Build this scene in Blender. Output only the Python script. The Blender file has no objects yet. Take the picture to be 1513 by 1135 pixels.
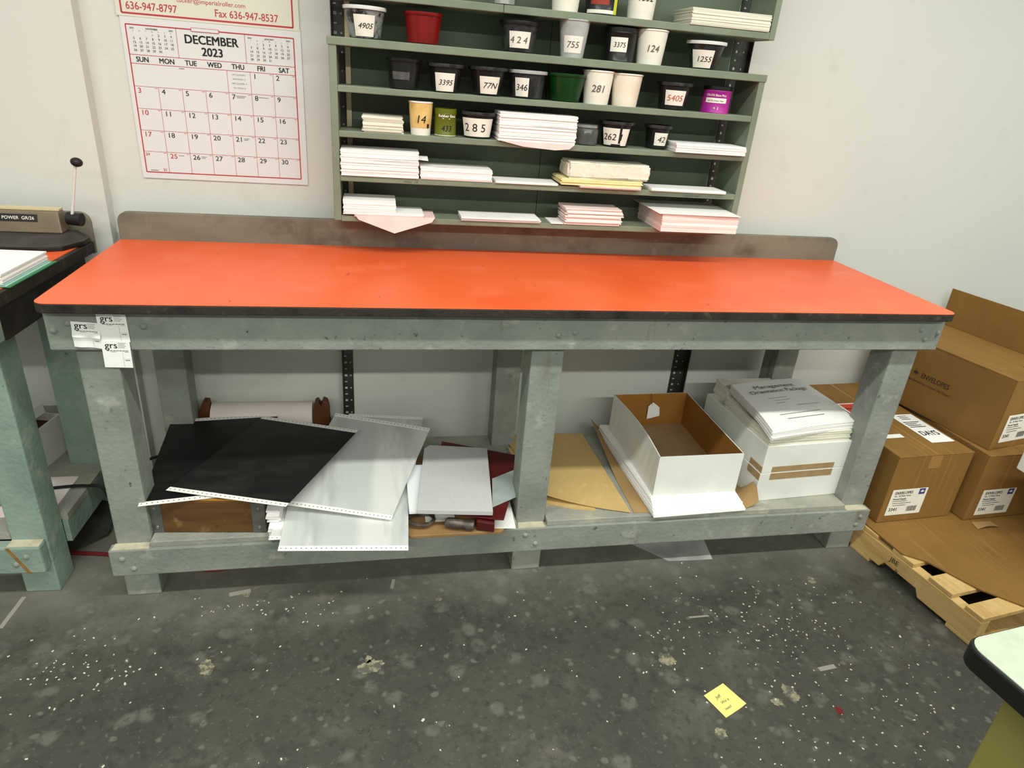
import bpy, bmesh, math, random
from mathutils import Matrix, Vector
random.seed(7)
SC = bpy.context.scene
COL = SC.collection
PI = math.pi

# ---------------------------------------------------------------- camera, light, exposure
cam = bpy.data.cameras.new('camera')
cam.sensor_width = 36.0
cam.lens = 987.66 / 1513 * 36.0
cam.clip_start = 0.02
co = bpy.data.objects.new('camera', cam)
COL.objects.link(co)
co.matrix_world = Matrix(((0.97995577, 0.01048619, -0.19893902, 0.7586),
                          (-0.18430177, 0.42682293, -0.88535589, -1.5968),
                          (0.07562772, 0.90427442, 0.42020021, 1.4657),
                          (0, 0, 0, 1)))
SC.camera = co

wd = bpy.data.worlds.new('room_air')
SC.world = wd
wd.use_nodes = True
wd.node_tree.nodes['Background'].inputs['Color'].default_value = (0.98, 1.0, 0.90, 1)
wd.node_tree.nodes['Background'].inputs['Strength'].default_value = 0.36

def strip_light(name, x, y, z, lx, ly, watts, col=(0.97, 1.0, 0.91)):
    l = bpy.data.lights.new(name, 'AREA')
    l.shape = 'RECTANGLE'; l.size = lx; l.size_y = ly
    l.energy = watts; l.color = col
    o = bpy.data.objects.new(name, l)
    COL.objects.link(o)
    o.location = (x, y, z)
    return o
strip_light('ceiling_strip_near_bench', 1.4, -1.05, 2.95, 5.0, 0.13, 76)
strip_light('ceiling_strip_mid_room', 1.4, -3.85, 2.95, 6.5, 0.14, 182)

SC.view_settings.view_transform = 'Standard'
SC.view_settings.look = 'None'
SC.view_settings.gamma = 1.0
SC.view_settings.exposure = 0.35
SC.view_settings.use_curve_mapping = False

# ---------------------------------------------------------------- materials
def lin(c):
    return tuple(((v / 255) / 12.92 if v / 255 <= 0.04045 else ((v / 255 + 0.055) / 1.055) ** 2.4) for v in c)

MATS = {}
def mat(name, base, layers=(), rough=0.6, metal=0.0, bump=0.0, bscale=200, spec=0.4, trans=0.0, rvar=0.0):
    """base srgb; layers = (srgb, scale(float or xyz), lo, hi, kind) mixed over the base"""
    if name in MATS: return MATS[name]
    m = bpy.data.materials.new(name)
    m.use_nodes = True
    nt = m.node_tree; N = nt.nodes; L = nt.links
    b = N['Principled BSDF']
    b.inputs['Roughness'].default_value = rough
    b.inputs['Metallic'].default_value = metal
    b.inputs['Specular IOR Level'].default_value = spec
    if trans: b.inputs['Transmission Weight'].default_value = trans
    tc = N.new('ShaderNodeTexCoord')
    cur = None
    for i, (c, sc, lo, hi, kind) in enumerate(layers):
        mp = N.new('ShaderNodeMapping')
        if isinstance(sc, (tuple, list)): mp.inputs['Scale'].default_value = sc; s = 1.0
        else: s = sc
        mp.inputs['Location'].default_value = (i * 3.1 + 1.3, i * 1.7 + .4, i * 2.3 + .8)
        L.new(tc.outputs['Object'], mp.inputs['Vector'])
        if kind == 'noise':
            t = N.new('ShaderNodeTexNoise'); t.inputs['Scale'].default_value = s
            t.inputs['Detail'].default_value = 6; t.inputs['Roughness'].default_value = .6
            out = t.outputs['Fac']
        elif kind == 'soft':
            t = N.new('ShaderNodeTexNoise'); t.inputs['Scale'].default_value = s
            t.inputs['Detail'].default_value = 1.5; out = t.outputs['Fac']
        elif kind == 'spot':
            t = N.new('ShaderNodeTexVoronoi'); t.inputs['Scale'].default_value = s
            t.inputs['Randomness'].default_value = 1.0; out = t.outputs['Distance']
        elif kind == 'wave':
            t = N.new('ShaderNodeTexWave'); t.inputs['Scale'].default_value = s
            t.inputs['Distortion'].default_value = 3.0; t.inputs['Detail'].default_value = 3
            t.inputs['Detail Scale'].default_value = 1.5; out = t.outputs['Fac']
        if kind == 'spot':                      # ragged outlines
            nz = N.new('ShaderNodeTexNoise'); nz.inputs['Scale'].default_value = s * 1.6; nz.inputs['Detail'].default_value = 5
            L.new(mp.outputs['Vector'], nz.inputs['Vector'])
            sc_ = N.new('ShaderNodeVectorMath'); sc_.operation = 'MULTIPLY_ADD'
            sc_.inputs[1].default_value = (.55 / s,) * 3; L.new(nz.outputs['Color'], sc_.inputs[0]); L.new(mp.outputs['Vector'], sc_.inputs[2])
            L.new(sc_.outputs[0], t.inputs['Vector'])
        else: L.new(mp.outputs['Vector'], t.inputs['Vector'])
        r = N.new('ShaderNodeMapRange')
        r.inputs['From Min'].default_value = lo; r.inputs['From Max'].default_value = hi
        L.new(out, r.inputs['Value'])
        mx = N.new('ShaderNodeMix'); mx.data_type = 'RGBA'
        L.new(r.outputs['Result'], mx.inputs['Factor'])
        if cur is None: mx.inputs['A'].default_value = (*lin(base), 1)
        else: L.new(cur, mx.inputs['A'])
        mx.inputs['B'].default_value = (*lin(c), 1)
        cur = mx.outputs['Result']
    if cur is None: b.inputs['Base Color'].default_value = (*lin(base), 1)
    else: L.new(cur, b.inputs['Base Color'])
    if bump or rvar:
        t = N.new('ShaderNodeTexNoise'); t.inputs['Scale'].default_value = bscale; t.inputs['Detail'].default_value = 4
        L.new(tc.outputs['Object'], t.inputs['Vector'])
        if bump:
            bp = N.new('ShaderNodeBump'); bp.inputs['Strength'].default_value = bump; bp.inputs['Distance'].default_value = .004
            L.new(t.outputs['Fac'], bp.inputs['Height']); L.new(bp.outputs['Normal'], b.inputs['Normal'])
        if rvar:
            r = N.new('ShaderNodeMapRange'); r.inputs['To Min'].default_value = rough - rvar; r.inputs['To Max'].default_value = rough + rvar
            L.new(t.outputs['Fac'], r.inputs['Value']); L.new(r.outputs['Result'], b.inputs['Roughness'])
    MATS[name] = m
    return m

def dust_band(m, c, y0, y1):
    """settled dust, thicker where nobody walks (close to the bench)"""
    nt = m.node_tree; N = nt.nodes; L = nt.links; b = N['Principled BSDF']
    src = b.inputs['Base Color'].links[0].from_socket
    tc = N.new('ShaderNodeTexCoord'); sx = N.new('ShaderNodeSeparateXYZ'); L.new(tc.outputs['Object'], sx.inputs[0])
    t = N.new('ShaderNodeTexNoise'); t.inputs['Scale'].default_value = 5; t.inputs['Detail'].default_value = 8; t.inputs['Roughness'].default_value = .65
    L.new(tc.outputs['Object'], t.inputs['Vector'])
    ad = N.new('ShaderNodeMath'); ad.operation = 'MULTIPLY_ADD'; ad.inputs[1].default_value = .5; L.new(t.outputs['Fac'], ad.inputs[0]); L.new(sx.outputs['Y'], ad.inputs[2])
    r = N.new('ShaderNodeMapRange'); r.inputs['From Min'].default_value = y0; r.inputs['From Max'].default_value = y1; r.inputs['To Max'].default_value = .75
    L.new(ad.outputs[0], r.inputs['Value'])
    mx = N.new('ShaderNodeMix'); mx.data_type = 'RGBA'; L.new(r.outputs['Result'], mx.inputs['Factor']); L.new(src, mx.inputs['A'])
    mx.inputs['B'].default_value = (*lin(c), 1); L.new(mx.outputs['Result'], b.inputs['Base Color'])

M_wall = mat('painted_wall', (209, 209, 202), [((202, 204, 199), 1.1, .4, .7, 'soft'), ((200, 199, 191), 9, .6, .8, 'noise')], .75, bump=.12, bscale=160)
M_floor = mat('stained_concrete', (73, 72, 64), [
    ((62, 61, 56), 2.2, .42, .66, 'noise'), ((96, 94, 86), 6, .54, .76, 'noise'), ((94, 93, 86), 10.0, .28, .15, 'spot'),
    ((58, 57, 53), 18, .52, .72, 'noise'), ((98, 97, 90), 21, .21, .12, 'spot'), ((50, 49, 46), 44, .54, .76, 'noise'), ((104, 102, 95), 70, .60, .74, 'noise'), ((140, 138, 128), 52, .05, .025, 'spot'), ((122, 117, 102), 4.6, .68, .80, 'noise')], .6, bump=.25, bscale=60, rvar=.12)
M_paint = mat('grey_green_paint', (143, 147, 139), [((125, 129, 122), 6, .4, .65, 'noise'), ((166, 168, 158), 14, .58, .75, 'noise'), ((176, 170, 150), (5, 5, 9), .66, .76, 'noise'),
    ((84, 88, 86), 34, .65, .72, 'noise'), ((62, 62, 60), (46, 46, 22), .68, .73, 'noise'), ((112, 104, 84), (16, 16, 2.2), .62, .74, 'noise'), ((78, 102, 132), 9, .70, .77, 'noise')], .5, bump=.5, bscale=70)
M_paint_b = mat('green_grey_paint', (140, 158, 146), [((120, 140, 130), 6, .4, .65, 'noise'), ((168, 170, 154), 12, .58, .75, 'noise'), ((92, 92, 84), 40, .66, .74, 'noise')], .5, bump=.5, bscale=70)
M_shelf = mat('worn_shelf_paint', (160, 158, 146), [((136, 138, 130), 6, .4, .65, 'noise'), ((188, 184, 166), 10, .56, .75, 'noise'), ((96, 94, 88), 30, .66, .76, 'noise'), ((84, 84, 82), (50, 50, 20), .7, .75, 'noise')], .6, bump=.4, bscale=90)
M_lam = mat('orange_laminate', (234, 100, 52), [((228, 90, 42), 3, .4, .7, 'soft'), ((240, 112, 76), 5, .55, .75, 'noise'), ((150, 66, 40), (60, 14, 10), .67, .78, 'noise'), ((110, 58, 40), 46, .73, .8, 'noise')], .36, bump=.05, bscale=300, rvar=.08, spec=.45)
M_edge = mat('dark_worn_edge_and_shade', (46, 40, 35), [((84, 74, 62), 30, .58, .75, 'noise'), ((24, 21, 19), 12, .5, .7, 'noise')], .55, bump=.3, bscale=120)
M_splash = mat('worn_grey_board', (122, 119, 104), [((106, 103, 90), (3, 3, 9), .4, .65, 'noise'), ((88, 78, 66), 8, .55, .75, 'noise'), ((140, 132, 114), 20, .6, .8, 'noise'), ((66, 44, 34), 16, .72, .8, 'noise')], .6, bump=.15, bscale=120)
M_green = mat('green_shelf_paint', (126, 135, 116), [((114, 124, 105), 8, .4, .65, 'noise'), ((142, 148, 128), 22, .62, .8, 'noise'), ((60, 66, 54), 60, .72, .8, 'noise')], .55, bump=.15, bscale=120)
M_greenback = mat('green_back_board', (96, 106, 88), [((86, 96, 79), 5, .4, .65, 'noise')], .6, bump=.1, bscale=120)
M_post = mat('dark_steel', (66, 65, 62), [((90, 88, 84), 30, .55, .75, 'noise')], .45, .5)
M_paper = mat('white_paper', (243, 241, 238), [((234, 231, 228), 5, .45, .7, 'soft')], .8)
M_cool = mat('cool_white_paper', (236, 239, 244), [((226, 230, 238), 6, .45, .7, 'soft')], .8)
M_edgep = mat('paper_stack_edge', (240, 236, 235), [((196, 190, 190), (4, 4, 260), .5, .66, 'noise'), ((252, 250, 250), (3, 3, 480), .5, .7, 'noise')], .85)
M_pinkedge = mat('pink_paper_edge', (242, 224, 220), [((224, 192, 188), (4, 4, 260), .5, .68, 'noise'), ((250, 240, 238), (3, 3, 480), .52, .7, 'noise')], .85)
M_ivory = mat('ivory_paper_edge', (226, 222, 206), [((188, 184, 168), (4, 4, 260), .5, .66, 'noise'), ((240, 237, 224), (3, 3, 480), .5, .7, 'noise')], .85)
M_pink = mat('pink_envelope_paper', (240, 206, 202), [((230, 190, 186), 10, .45, .7, 'soft')], .8)
M_yellowpaper = mat('yellow_envelope_paper', (238, 226, 172), [((206, 190, 132), (4, 4, 260), .5, .7, 'noise')], .8)
M_wrap = mat('wrinkled_wrap_film', (228, 222, 204), [((244, 241, 230), 26, .5, .7, 'noise'), ((196, 188, 166), 40, .6, .8, 'noise')], .32, bump=.6, bscale=70)
M_greyboard = mat('grey_chipboard', (196, 196, 196), [((186, 186, 187), 140, .4, .7, 'noise')], .85)
M_card = mat('cardboard', (136, 99, 46), [((126, 90, 40), 6, .4, .7, 'noise'), ((152, 116, 64), (90, 3, 3), .55, .75, 'noise')], .8, bump=.06, bscale=250)
M_cardin = mat('brown_box_lining', (156, 106, 40), [((142, 94, 34), 8, .4, .7, 'noise')], .8)
M_tape = mat('brown_paper_tape', (166, 138, 100), [((154, 126, 90), 30, .4, .7, 'noise')], .5)
M_tapeclear = mat('clear_brown_tape', (158, 118, 68), rough=.3)
M_whitebox = mat('white_box_board', (228, 228, 222), [((216, 215, 206), 5, .5, .75, 'noise'), ((204, 200, 184), 24, .7, .8, 'noise')], .6)
M_kraft = mat('kraft_paper', (170, 138, 92), [((156, 124, 80), 6, .4, .7, 'noise')], .8)
M_manila = mat('manila_paper', (204, 172, 112), [((194, 162, 102), 5, .4, .7, 'noise'), ((212, 184, 128), 30, .55, .75, 'noise')], .75)
M_plateblackb = mat('black_sheen_plate', (30, 30, 30), [((50, 50, 48), (6, 20, 6), .5, .8, 'noise')], .38, spec=.4)
M_plateblack = mat('black_coated_plate', (22, 22, 22), [((40, 40, 39), (6, 24, 6), .55, .85, 'noise')], .42, spec=.3)
M_plate = mat('brushed_grey_plate', (206, 208, 206), [((228, 229, 226), (9, 2, 4), .44, .62, 'soft'), ((172, 174, 174), (8, 1.2, 4), .56, .76, 'noise')], .45, .15, spec=.4)
M_strip = mat('white_plate_strip', (244, 242, 238), rough=.7)
M_ink = mat('black_ink', (28, 27, 27), rough=.7)
M_inkgrey = mat('grey_ink', (120, 118, 116), rough=.8)
M_inkgrey2 = mat('soft_black_ink', (74, 72, 72), rough=.8)
M_inkred = mat('red_ink', (186, 52, 66), rough=.7)
M_inkredhand = mat('red_pencil', (196, 96, 70), rough=.8)
M_inkpencil = mat('pencil', (96, 94, 90), rough=.8)
M_inkbrown = mat('carton_print', (58, 48, 36), rough=.8)
M_blue = mat('blue_print', (62, 62, 132), rough=.7)
M_redlabel = mat('red_label', (206, 70, 52), [((190, 52, 38), 40, .5, .7, 'noise')], .6)
M_black = mat('black_plastic', (24, 24, 24), [((40, 40, 40), 20, .55, .75, 'noise')], .28)
M_rubber = mat('black_rubber', (20, 20, 20), rough=.5)
M_smoke = mat('ink_smeared_plastic', (58, 58, 60), [((24, 24, 25), 22, .46, .6, 'noise'), ((120, 120, 120), 30, .64, .78, 'noise')], .3)
M_clear = mat('cloudy_plastic', (132, 134, 132), [((30, 30, 31), 26, .5, .6, 'noise'), ((178, 180, 178), 18, .6, .75, 'noise')], .3)
M_greytub = mat('pale_grey_plastic', (178, 180, 178), [((150, 152, 150), 12, .5, .7, 'noise'), ((60, 58, 56), 34, .68, .76, 'noise')], .35)
M_whiteplastic = mat('white_plastic', (220, 222, 220), rough=.4)
M_red = mat('red_plastic', (126, 16, 15), [((100, 9, 9), (30, 30, 4), .45, .7, 'noise')], .3)
M_greenpl = mat('dark_green_plastic', (12, 58, 18), [((9, 44, 14), 14, .45, .7, 'noise')], .28)
M_cup = mat('white_paper_cup', (234, 230, 218), [((224, 218, 204), 6, .45, .7, 'noise')], .6)
M_cupdirty = mat('smudged_paper_cup', (228, 212, 192), [((236, 230, 216), 12, .45, .65, 'noise'), ((198, 174, 152), 18, .66, .8, 'noise')], .6)
M_tan = mat('tan_ink_stain', (214, 176, 104), [((232, 208, 138), 16, .45, .65, 'noise'), ((176, 126, 62), 20, .62, .75, 'noise')], .6)
M_olive = mat('olive_can_paint', (98, 106, 20), [((86, 94, 16), 18, .45, .7, 'noise')], .4)
M_purple = mat('purple_label', (160, 30, 140), [((186, 54, 150), 16, .45, .7, 'soft')], .4)
M_tin = mat('tin_metal', (190, 190, 186), rough=.25, metal=.9)
M_chrome = mat('chrome', (215, 215, 212), rough=.35, metal=.15)
M_glassgrey = mat('grey_ink_glass', (86, 88, 84), [((60, 62, 60), 14, .45, .7, 'noise')], .15)
M_label = mat('white_label', (236, 232, 222), [((226, 220, 206), 20, .5, .75, 'noise')], .7)
M_labelgrey = mat('grey_label', (92, 92, 92), [((74, 74, 74), 30, .5, .7, 'noise')], .5)
M_labelred = mat('can_red_print', (150, 50, 36), rough=.5)
M_labelyellow = mat('can_yellow_print', (206, 206, 60), rough=.5)
M_wood = mat('pallet_wood', (206, 172, 112), [((188, 150, 92), (40, 5, 40), .42, .65, 'noise'), ((220, 192, 136), 7, .55, .75, 'noise'), ((120, 86, 50), 16, .74, .82, 'noise')], .7, bump=.2, bscale=90)
M_crate = mat('brown_stained_wood', (98, 66, 32), [((76, 48, 22), (4, 4, 30), .42, .65, 'noise'), ((138, 106, 66), 16, .58, .70, 'noise'), ((44, 34, 26), 20, .64, .74, 'noise')], .6)
M_crateedge = mat('ochre_wood', (166, 116, 40), rough=.6)
M_darkwood = mat('dark_brown_wood', (92, 52, 22), [((74, 40, 18), 20, .45, .7, 'noise')], .55)
M_galv = mat('galvanised_metal', (112, 112, 108), [((88, 88, 84), 26, .45, .7, 'noise')], .45, .5)
M_roll = mat('pale_pink_paper_roll', (226, 214, 208), [((216, 198, 194), 5, .45, .7, 'soft')], .75)
M_maroon = mat('maroon_board', (84, 18, 16), [((68, 12, 12), 9, .45, .7, 'noise'), ((110, 30, 24), 26, .66, .8, 'noise')], .5)
M_tool = mat('grimy_metal', (104, 94, 86), [((58, 50, 46), 30, .42, .65, 'noise'), ((160, 152, 142), 24, .64, .78, 'noise')], .4, .4)
M_brownboard = mat('brown_hardboard', (150, 116, 76), [((132, 100, 62), 10, .45, .7, 'noise')], .6)
M_shiny = mat('pale_metal_sheet', (206, 214, 214), [((180, 190, 190), 14, .45, .7, 'soft')], .3, .4)
M_sticky = mat('yellow_note_paper', (246, 240, 134), rough=.8)
M_redcord = mat('red_cord', (112, 22, 28), rough=.5)
M_chad = mat('white_chad', (206, 202, 186), rough=.8)
M_glue = mat('dried_glue', (160, 152, 122), [((126, 122, 104), 90, .40, .58, 'noise'), ((92, 90, 82), 45, .46, .56, 'noise')], .6)
M_chalk = mat('pale_floor_scuff', (150, 146, 136), rough=.8)
M_beige = mat('punch_beige_metal', (120, 106, 88), [((108, 94, 78), 14, .45, .7, 'noise')], .42, .35)
M_cream = mat('punch_cream_trim', (206, 190, 150), rough=.5)
M_dark = mat('punch_dark_metal', (52, 50, 47), [((64, 61, 57), 18, .45, .7, 'noise')], .5)
M_batten = mat('cream_batten_paint', (226, 208, 172), rough=.6)
M_worn = mat('worn_beige_wood', (196, 188, 164), [((168, 160, 138), 22, .45, .7, 'noise'), ((120, 116, 104), 40, .62, .74, 'noise')], .7)
M_rust = mat('ochre_drip', (150, 112, 56), [((122, 88, 42), 40, .45, .7, 'noise')], .5)
M_desktop = mat('pale_laminate', (178, 187, 168), [((168, 177, 158), 30, .45, .7, 'noise')], .35)
M_oliveleg = mat('olive_metal', (146, 138, 74), [((136, 128, 66), 6, .45, .7, 'noise')], .5)
M_teal = mat('pale_teal_paper', (168, 206, 196), rough=.8)
M_greensheet = mat('green_sheet', (64, 130, 88), rough=.7)
M_film = mat('pale_plastic_film', (176, 174, 172), [((140, 138, 138), 9, .45, .7, 'soft')], .3)
M_calpaper = mat('calendar_paper', (216, 217, 216), rough=.75)
M_cardpaper = mat('calendar_head_card', (214, 213, 198), rough=.7)

# ---------------------------------------------------------------- mesh helpers
def B(): return bmesh.new()

def tag(o, label, cat, group=None, kind=None):
    o['label'] = label; o['category'] = cat
    if group: o['group'] = group
    if kind: o['kind'] = kind
    return o

ROOTM = {}
def thing(name, label, cat, loc=(0, 0, 0), rz=0.0, group=None):
    o = bpy.data.objects.new(name, None)
    o.empty_display_size = .05
    COL.objects.link(o)
    o.location = loc; o.rotation_euler = (0, 0, rz)
    ROOTM[o.name] = Matrix.Translation(loc) @ Matrix.Rotation(rz, 4, 'Z')
    return tag(o, label, cat, group)

def obj(name, bm, m, parent=None, world=True, bevel=0.0, smooth=False, loc=None):
    """one mesh object; a child's mesh is moved into the frame of its thing when drawn in world space"""
    root = parent
    while root is not None and root.parent is not None: root = root.parent
    if root is not None and world and root.name in ROOTM:
        bm.transform(ROOTM[root.name].inverted())
    if parent is None and loc is not None:
        bm.transform(Matrix.Translation(loc).inverted())
    bmesh.ops.recalc_face_normals(bm, faces=bm.faces)
    me = bpy.data.meshes.new(name)
    bm.to_mesh(me); bm.free()
    for mm in (m if isinstance(m, (list, tuple)) else [m]): me.materials.append(mm)
    o = bpy.data.objects.new(name, me)
    COL.objects.link(o)
    if parent is not None: o.parent = parent
    elif loc is not None: o.location = loc
    if bevel:
        md = o.modifiers.new('soft_edges', 'BEVEL'); md.width = bevel; md.segments = 2; md.limit_method = 'ANGLE'
    if smooth:
        for p in me.polygons: p.use_smooth = True
        try: me.set_sharp_from_angle(angle=math.radians(40))
        except Exception: pass
    return o

def box(bm, x0, x1, y0, y1, z0, z1, M=None, mi=0):
    P = [Vector(p) for p in ((x0, y0, z0), (x1, y0, z0), (x1, y1, z0), (x0, y1, z0), (x0, y0, z1), (x1, y0, z1), (x1, y1, z1), (x0, y1, z1))]
    if M is not None: P = [M @ p for p in P]
    v = [bm.verts.new(p) for p in P]
    for f in ((3, 2, 1, 0), (4, 5, 6, 7), (0, 1, 5, 4), (1, 2, 6, 5), (2, 3, 7, 6), (3, 0, 4, 7)):
        bm.faces.new([v[i] for i in f]).material_index = mi
    return bm

def prism(bm, pts, z0, z1, M=None, mi=0):
    n = len(pts)
    T = (lambda p: M @ Vector(p)) if M is not None else Vector
    a = [bm.verts.new(T((p[0], p[1], z0))) for p in pts]
    b = [bm.verts.new(T((p[0], p[1], z1))) for p in pts]
    bm.faces.new(a[::-1]).material_index = mi; bm.faces.new(b).material_index = mi
    for i in range(n):
        bm.faces.new((a[i], a[(i + 1) % n], b[(i + 1) % n], b[i])).material_index = mi
    return bm

def rounded(x0, x1, y0, y1, r, corners=(1, 1, 1, 1), n=6):
    out = []
    for k, (cx, cy, a0) in enumerate(((x0, y0, PI), (x1, y0, 1.5 * PI), (x1, y1, 0), (x0, y1, .5 * PI))):
        if corners[k]:
            ox = cx + (r if k in (0, 3) else -r); oy = cy + (r if k in (0, 1) else -r)
            for i in range(n + 1):
                a = a0 + i / n * PI / 2
                out.append((ox + r * math.cos(a), oy + r * math.sin(a)))
        else: out.append((cx, cy))
    return out

def lathe(bm, prof, cx=0, cy=0, cz=0, n=40, mi=0, M=None):
    rings = []
    for r, z in prof:
        if r < 1e-5: rings.append([bm.verts.new(Vector((cx, cy, cz + z)) if M is None else M @ Vector((0, 0, z)))])
        else:
            rings.append([bm.verts.new((Vector((cx + r * math.cos(2 * PI * i / n), cy + r * math.sin(2 * PI * i / n), cz + z))) if M is None
                                       else M @ Vector((r * math.cos(2 * PI * i / n), r * math.sin(2 * PI * i / n), z))) for i in range(n)])
    for a, b in zip(rings, rings[1:]):
        for i in range(n):
            j = (i + 1) % n
            if len(a) == 1 and len(b) == 1: continue
            if len(a) == 1: f = bm.faces.new((a[0], b[i], b[j]))
            elif len(b) == 1: f = bm.faces.new((a[i], a[j], b[0]))
            else: f = bm.faces.new((a[i], a[j], b[j], b[i]))
            f.material_index = mi
    return bm

def axis_matrix(p, d):
    d = Vector(d).normalized()
    return Matrix.Translation(p) @ d.to_track_quat('Z', 'Y').to_matrix().to_4x4()

def rod(bm, p, q, r, n=16, r2=None):
    p = Vector(p); q = Vector(q); l = (q - p).length
    return lathe(bm, [(0, 0), (r, 0), (r2 or r, l), (0, l)], n=n, M=axis_matrix(p, q - p))

def tube(bm, pts, r, n=8):
    pts = [Vector(p) for p in pts]
    P = []
    for i in range(len(pts) - 1):          # Catmull-Rom
        p0 = pts[max(i - 1, 0)]; p1 = pts[i]; p2 = pts[i + 1]; p3 = pts[min(i + 2, len(pts) - 1)]
        for k in range(8):
            t = k / 8
            P.append(.5 * ((2 * p1) + (p2 - p0) * t + (2 * p0 - 5 * p1 + 4 * p2 - p3) * t * t + (3 * p1 - p0 - 3 * p2 + p3) * t ** 3))
    P.append(pts[-1])
    rings = []
    for i, p in enumerate(P):
        d = (P[min(i + 1, len(P) - 1)] - P[max(i - 1, 0)])
        M = axis_matrix(p, d)
        rings.append([bm.verts.new(M @ Vector((r * math.cos(2 * PI * k / n), r * math.sin(2 * PI * k / n), 0))) for k in range(n)])
    for a, b in zip(rings, rings[1:]):
        for k in range(n): bm.faces.new((a[k], a[(k + 1) % n], b[(k + 1) % n], b[k]))
    bm.faces.new(rings[0][::-1]); bm.faces.new(rings[-1])
    return bm

def sheet(bm, FL, FR, BR, BL, th=.0012, n=10, fn=None, u0=0, u1=1, v0=0, v1=1, lift=0.0):
    """thin sheet between four corners, fn(u,v) adds height"""
    FL, FR, BR, BL = (Vector(p) for p in (FL, FR, BR, BL))
    top = []; bot = []
    for j in range(n + 1):
        v = v0 + (v1 - v0) * j / n
        rt = []; rb = []
        for i in range(n + 1):
            u = u0 + (u1 - u0) * i / n
            p = (FL * (1 - u) + FR * u) * (1 - v) + (BL * (1 - u) + BR * u) * v
            h = (fn(u, v) if fn else 0) + lift
            rt.append(bm.verts.new(p + Vector((0, 0, h + th)))); rb.append(bm.verts.new(p + Vector((0, 0, h))))
        top.append(rt); bot.append(rb)
    for j in range(n):
        for i in range(n):
            bm.faces.new((top[j][i], top[j][i + 1], top[j + 1][i + 1], top[j + 1][i]))
            bm.faces.new((bot[j + 1][i], bot[j + 1][i + 1], bot[j][i + 1], bot[j][i]))
    for i in range(n):
        bm.faces.new((bot[0][i], bot[0][i + 1], top[0][i + 1], top[0][i]))
        bm.faces.new((top[n][i], top[n][i + 1], bot[n][i + 1], bot[n][i]))
        bm.faces.new((top[i][0], top[i + 1][0], bot[i + 1][0], bot[i][0]))
        bm.faces.new((bot[i][n], bot[i + 1][n], top[i + 1][n], top[i][n]))
    return bm

TXT = {}
def glyphs(s, bold=0.0, shear=0.0, align='LEFT'):
    k = (s, bold, shear, align)
    if k not in TXT:
        c = bpy.data.curves.new('lettering', 'FONT')
        c.body = s; c.size = 1.0; c.align_x = align; c.offset = bold; c.shear = shear; c.resolution_u = 3
        o = bpy.data.objects.new('lettering', c)
        me = bpy.data.meshes.new_from_object(o)
        TXT[k] = ([tuple(v.co) for v in me.vertices], [tuple(p.vertices) for p in me.polygons])
        bpy.data.objects.remove(o); bpy.data.curves.remove(c); bpy.data.meshes.remove(me)
    return TXT[k]

def text(bm, s, f, size, bold=0.0, shear=0.0, align='LEFT', sx=1.0):
    """lettering laid through f(x, y) -> point"""
    V, F = glyphs(s, 0.0, shear, align)
    w = bold * 1.3 * size                  # heavier weight: the strokes laid again a hair to each side
    nrm = (f(.001, 0) - f(0, 0)).cross(f(0, .001) - f(0, 0)).normalized()
    for k, (dx, dy) in enumerate(((0, 0),) if bold < .003 else ((-w, -w * .5), (w, -w * .5), (-w, w * .5), (w, w * .5))):
        vs = [bm.verts.new(f(x * size * sx + dx, y * size + dy) + nrm * (k * .00007)) for x, y, z in V]
        for p in F:
            try: bm.faces.new([vs[i] for i in p])
            except ValueError: pass
    return bm

def plane_f(o, U, V):
    o = Vector(o); U = Vector(U).normalized(); V = Vector(V).normalized()
    return lambda dx, dy: (lambda x, y: o + U * (x + dx) + V * (y + dy))

def rect(bm, f, x0, x1, y0, y1):
    v = [bm.verts.new(f(a, b)) for a, b in ((x0, y0), (x1, y0), (x1, y1), (x0, y1))]
    return bm.faces.new(v)

# ---------------------------------------------------------------- the room
def struct(name, bm, m, **k):
    o = obj(name, bm, m, **k); o['kind'] = 'structure'; return o
dust_band(M_floor, (128, 126, 117), .12, .46)
floor = struct('floor', box(B(), -3.2, 5.2, -4.2, 0.8, -.06, 0), M_floor)
struct('wall_back', box(B(), -.035, 5.2, .70, .82, 0, 3.0), M_wall)
struct('wall_left', box(B(), -3.2, -.035, .65, .82, 0, 3.0), M_wall)

# dried splashes and scuffs of the floor itself
def splat(bm, x, y, r, z=.0006, sy=.8, seed=0):
    rnd = random.Random(seed); n = 44; ph = [rnd.uniform(0, 6.28) for _ in range(4)]; rot = rnd.uniform(0, 3)
    vs = []
    for i in range(n):
        a = 2 * PI * i / n
        q = r * (1 + .14 * math.sin(2 * a + ph[0]) + .10 * math.sin(5 * a + ph[1]) + .08 * math.sin(11 * a + ph[2]) + .05 * math.sin(17 * a + ph[3]))
        px, py = q * math.cos(a), q * sy * math.sin(a)
        vs.append(bm.verts.new((x + px * math.cos(rot) - py * math.sin(rot), y + px * math.sin(rot) + py * math.cos(rot), z)))
    bm.faces.new(vs)
bm = B()
for i, (x, y, r) in enumerate([(1.555, -.337, .026), (1.852, -.488, .026), (1.80, -.508, .016), (.316, -.219, .024), (.736, -.265, .03), (2.185, -.072, .018),
                               (1.60, -.578, .018), (.73, -.24, .012), (.938, -.034, .010), (.37, .05, .018)]):
    splat(bm, x, y, r, seed=i)
o = obj('glue_stain', bm, M_glue, floor); o['label'] = 'dried yellowish glue spots'
bm = B()
for (x, y, l, w, a) in [(2.01, -.42, .028, .007, 0.1), (.802, .049, .02, .005, 1.4), (.353, .056, .03, .008, .2), (1.72, -.19, .03, .003, 0), (-.243, .04, .06, .006, 1.5)]:
    box(bm, -l, l, -w, w, 0, .0008, Matrix.Translation((x, y, 0)) @ Matrix.Rotation(a, 4, 'Z'))
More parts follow.
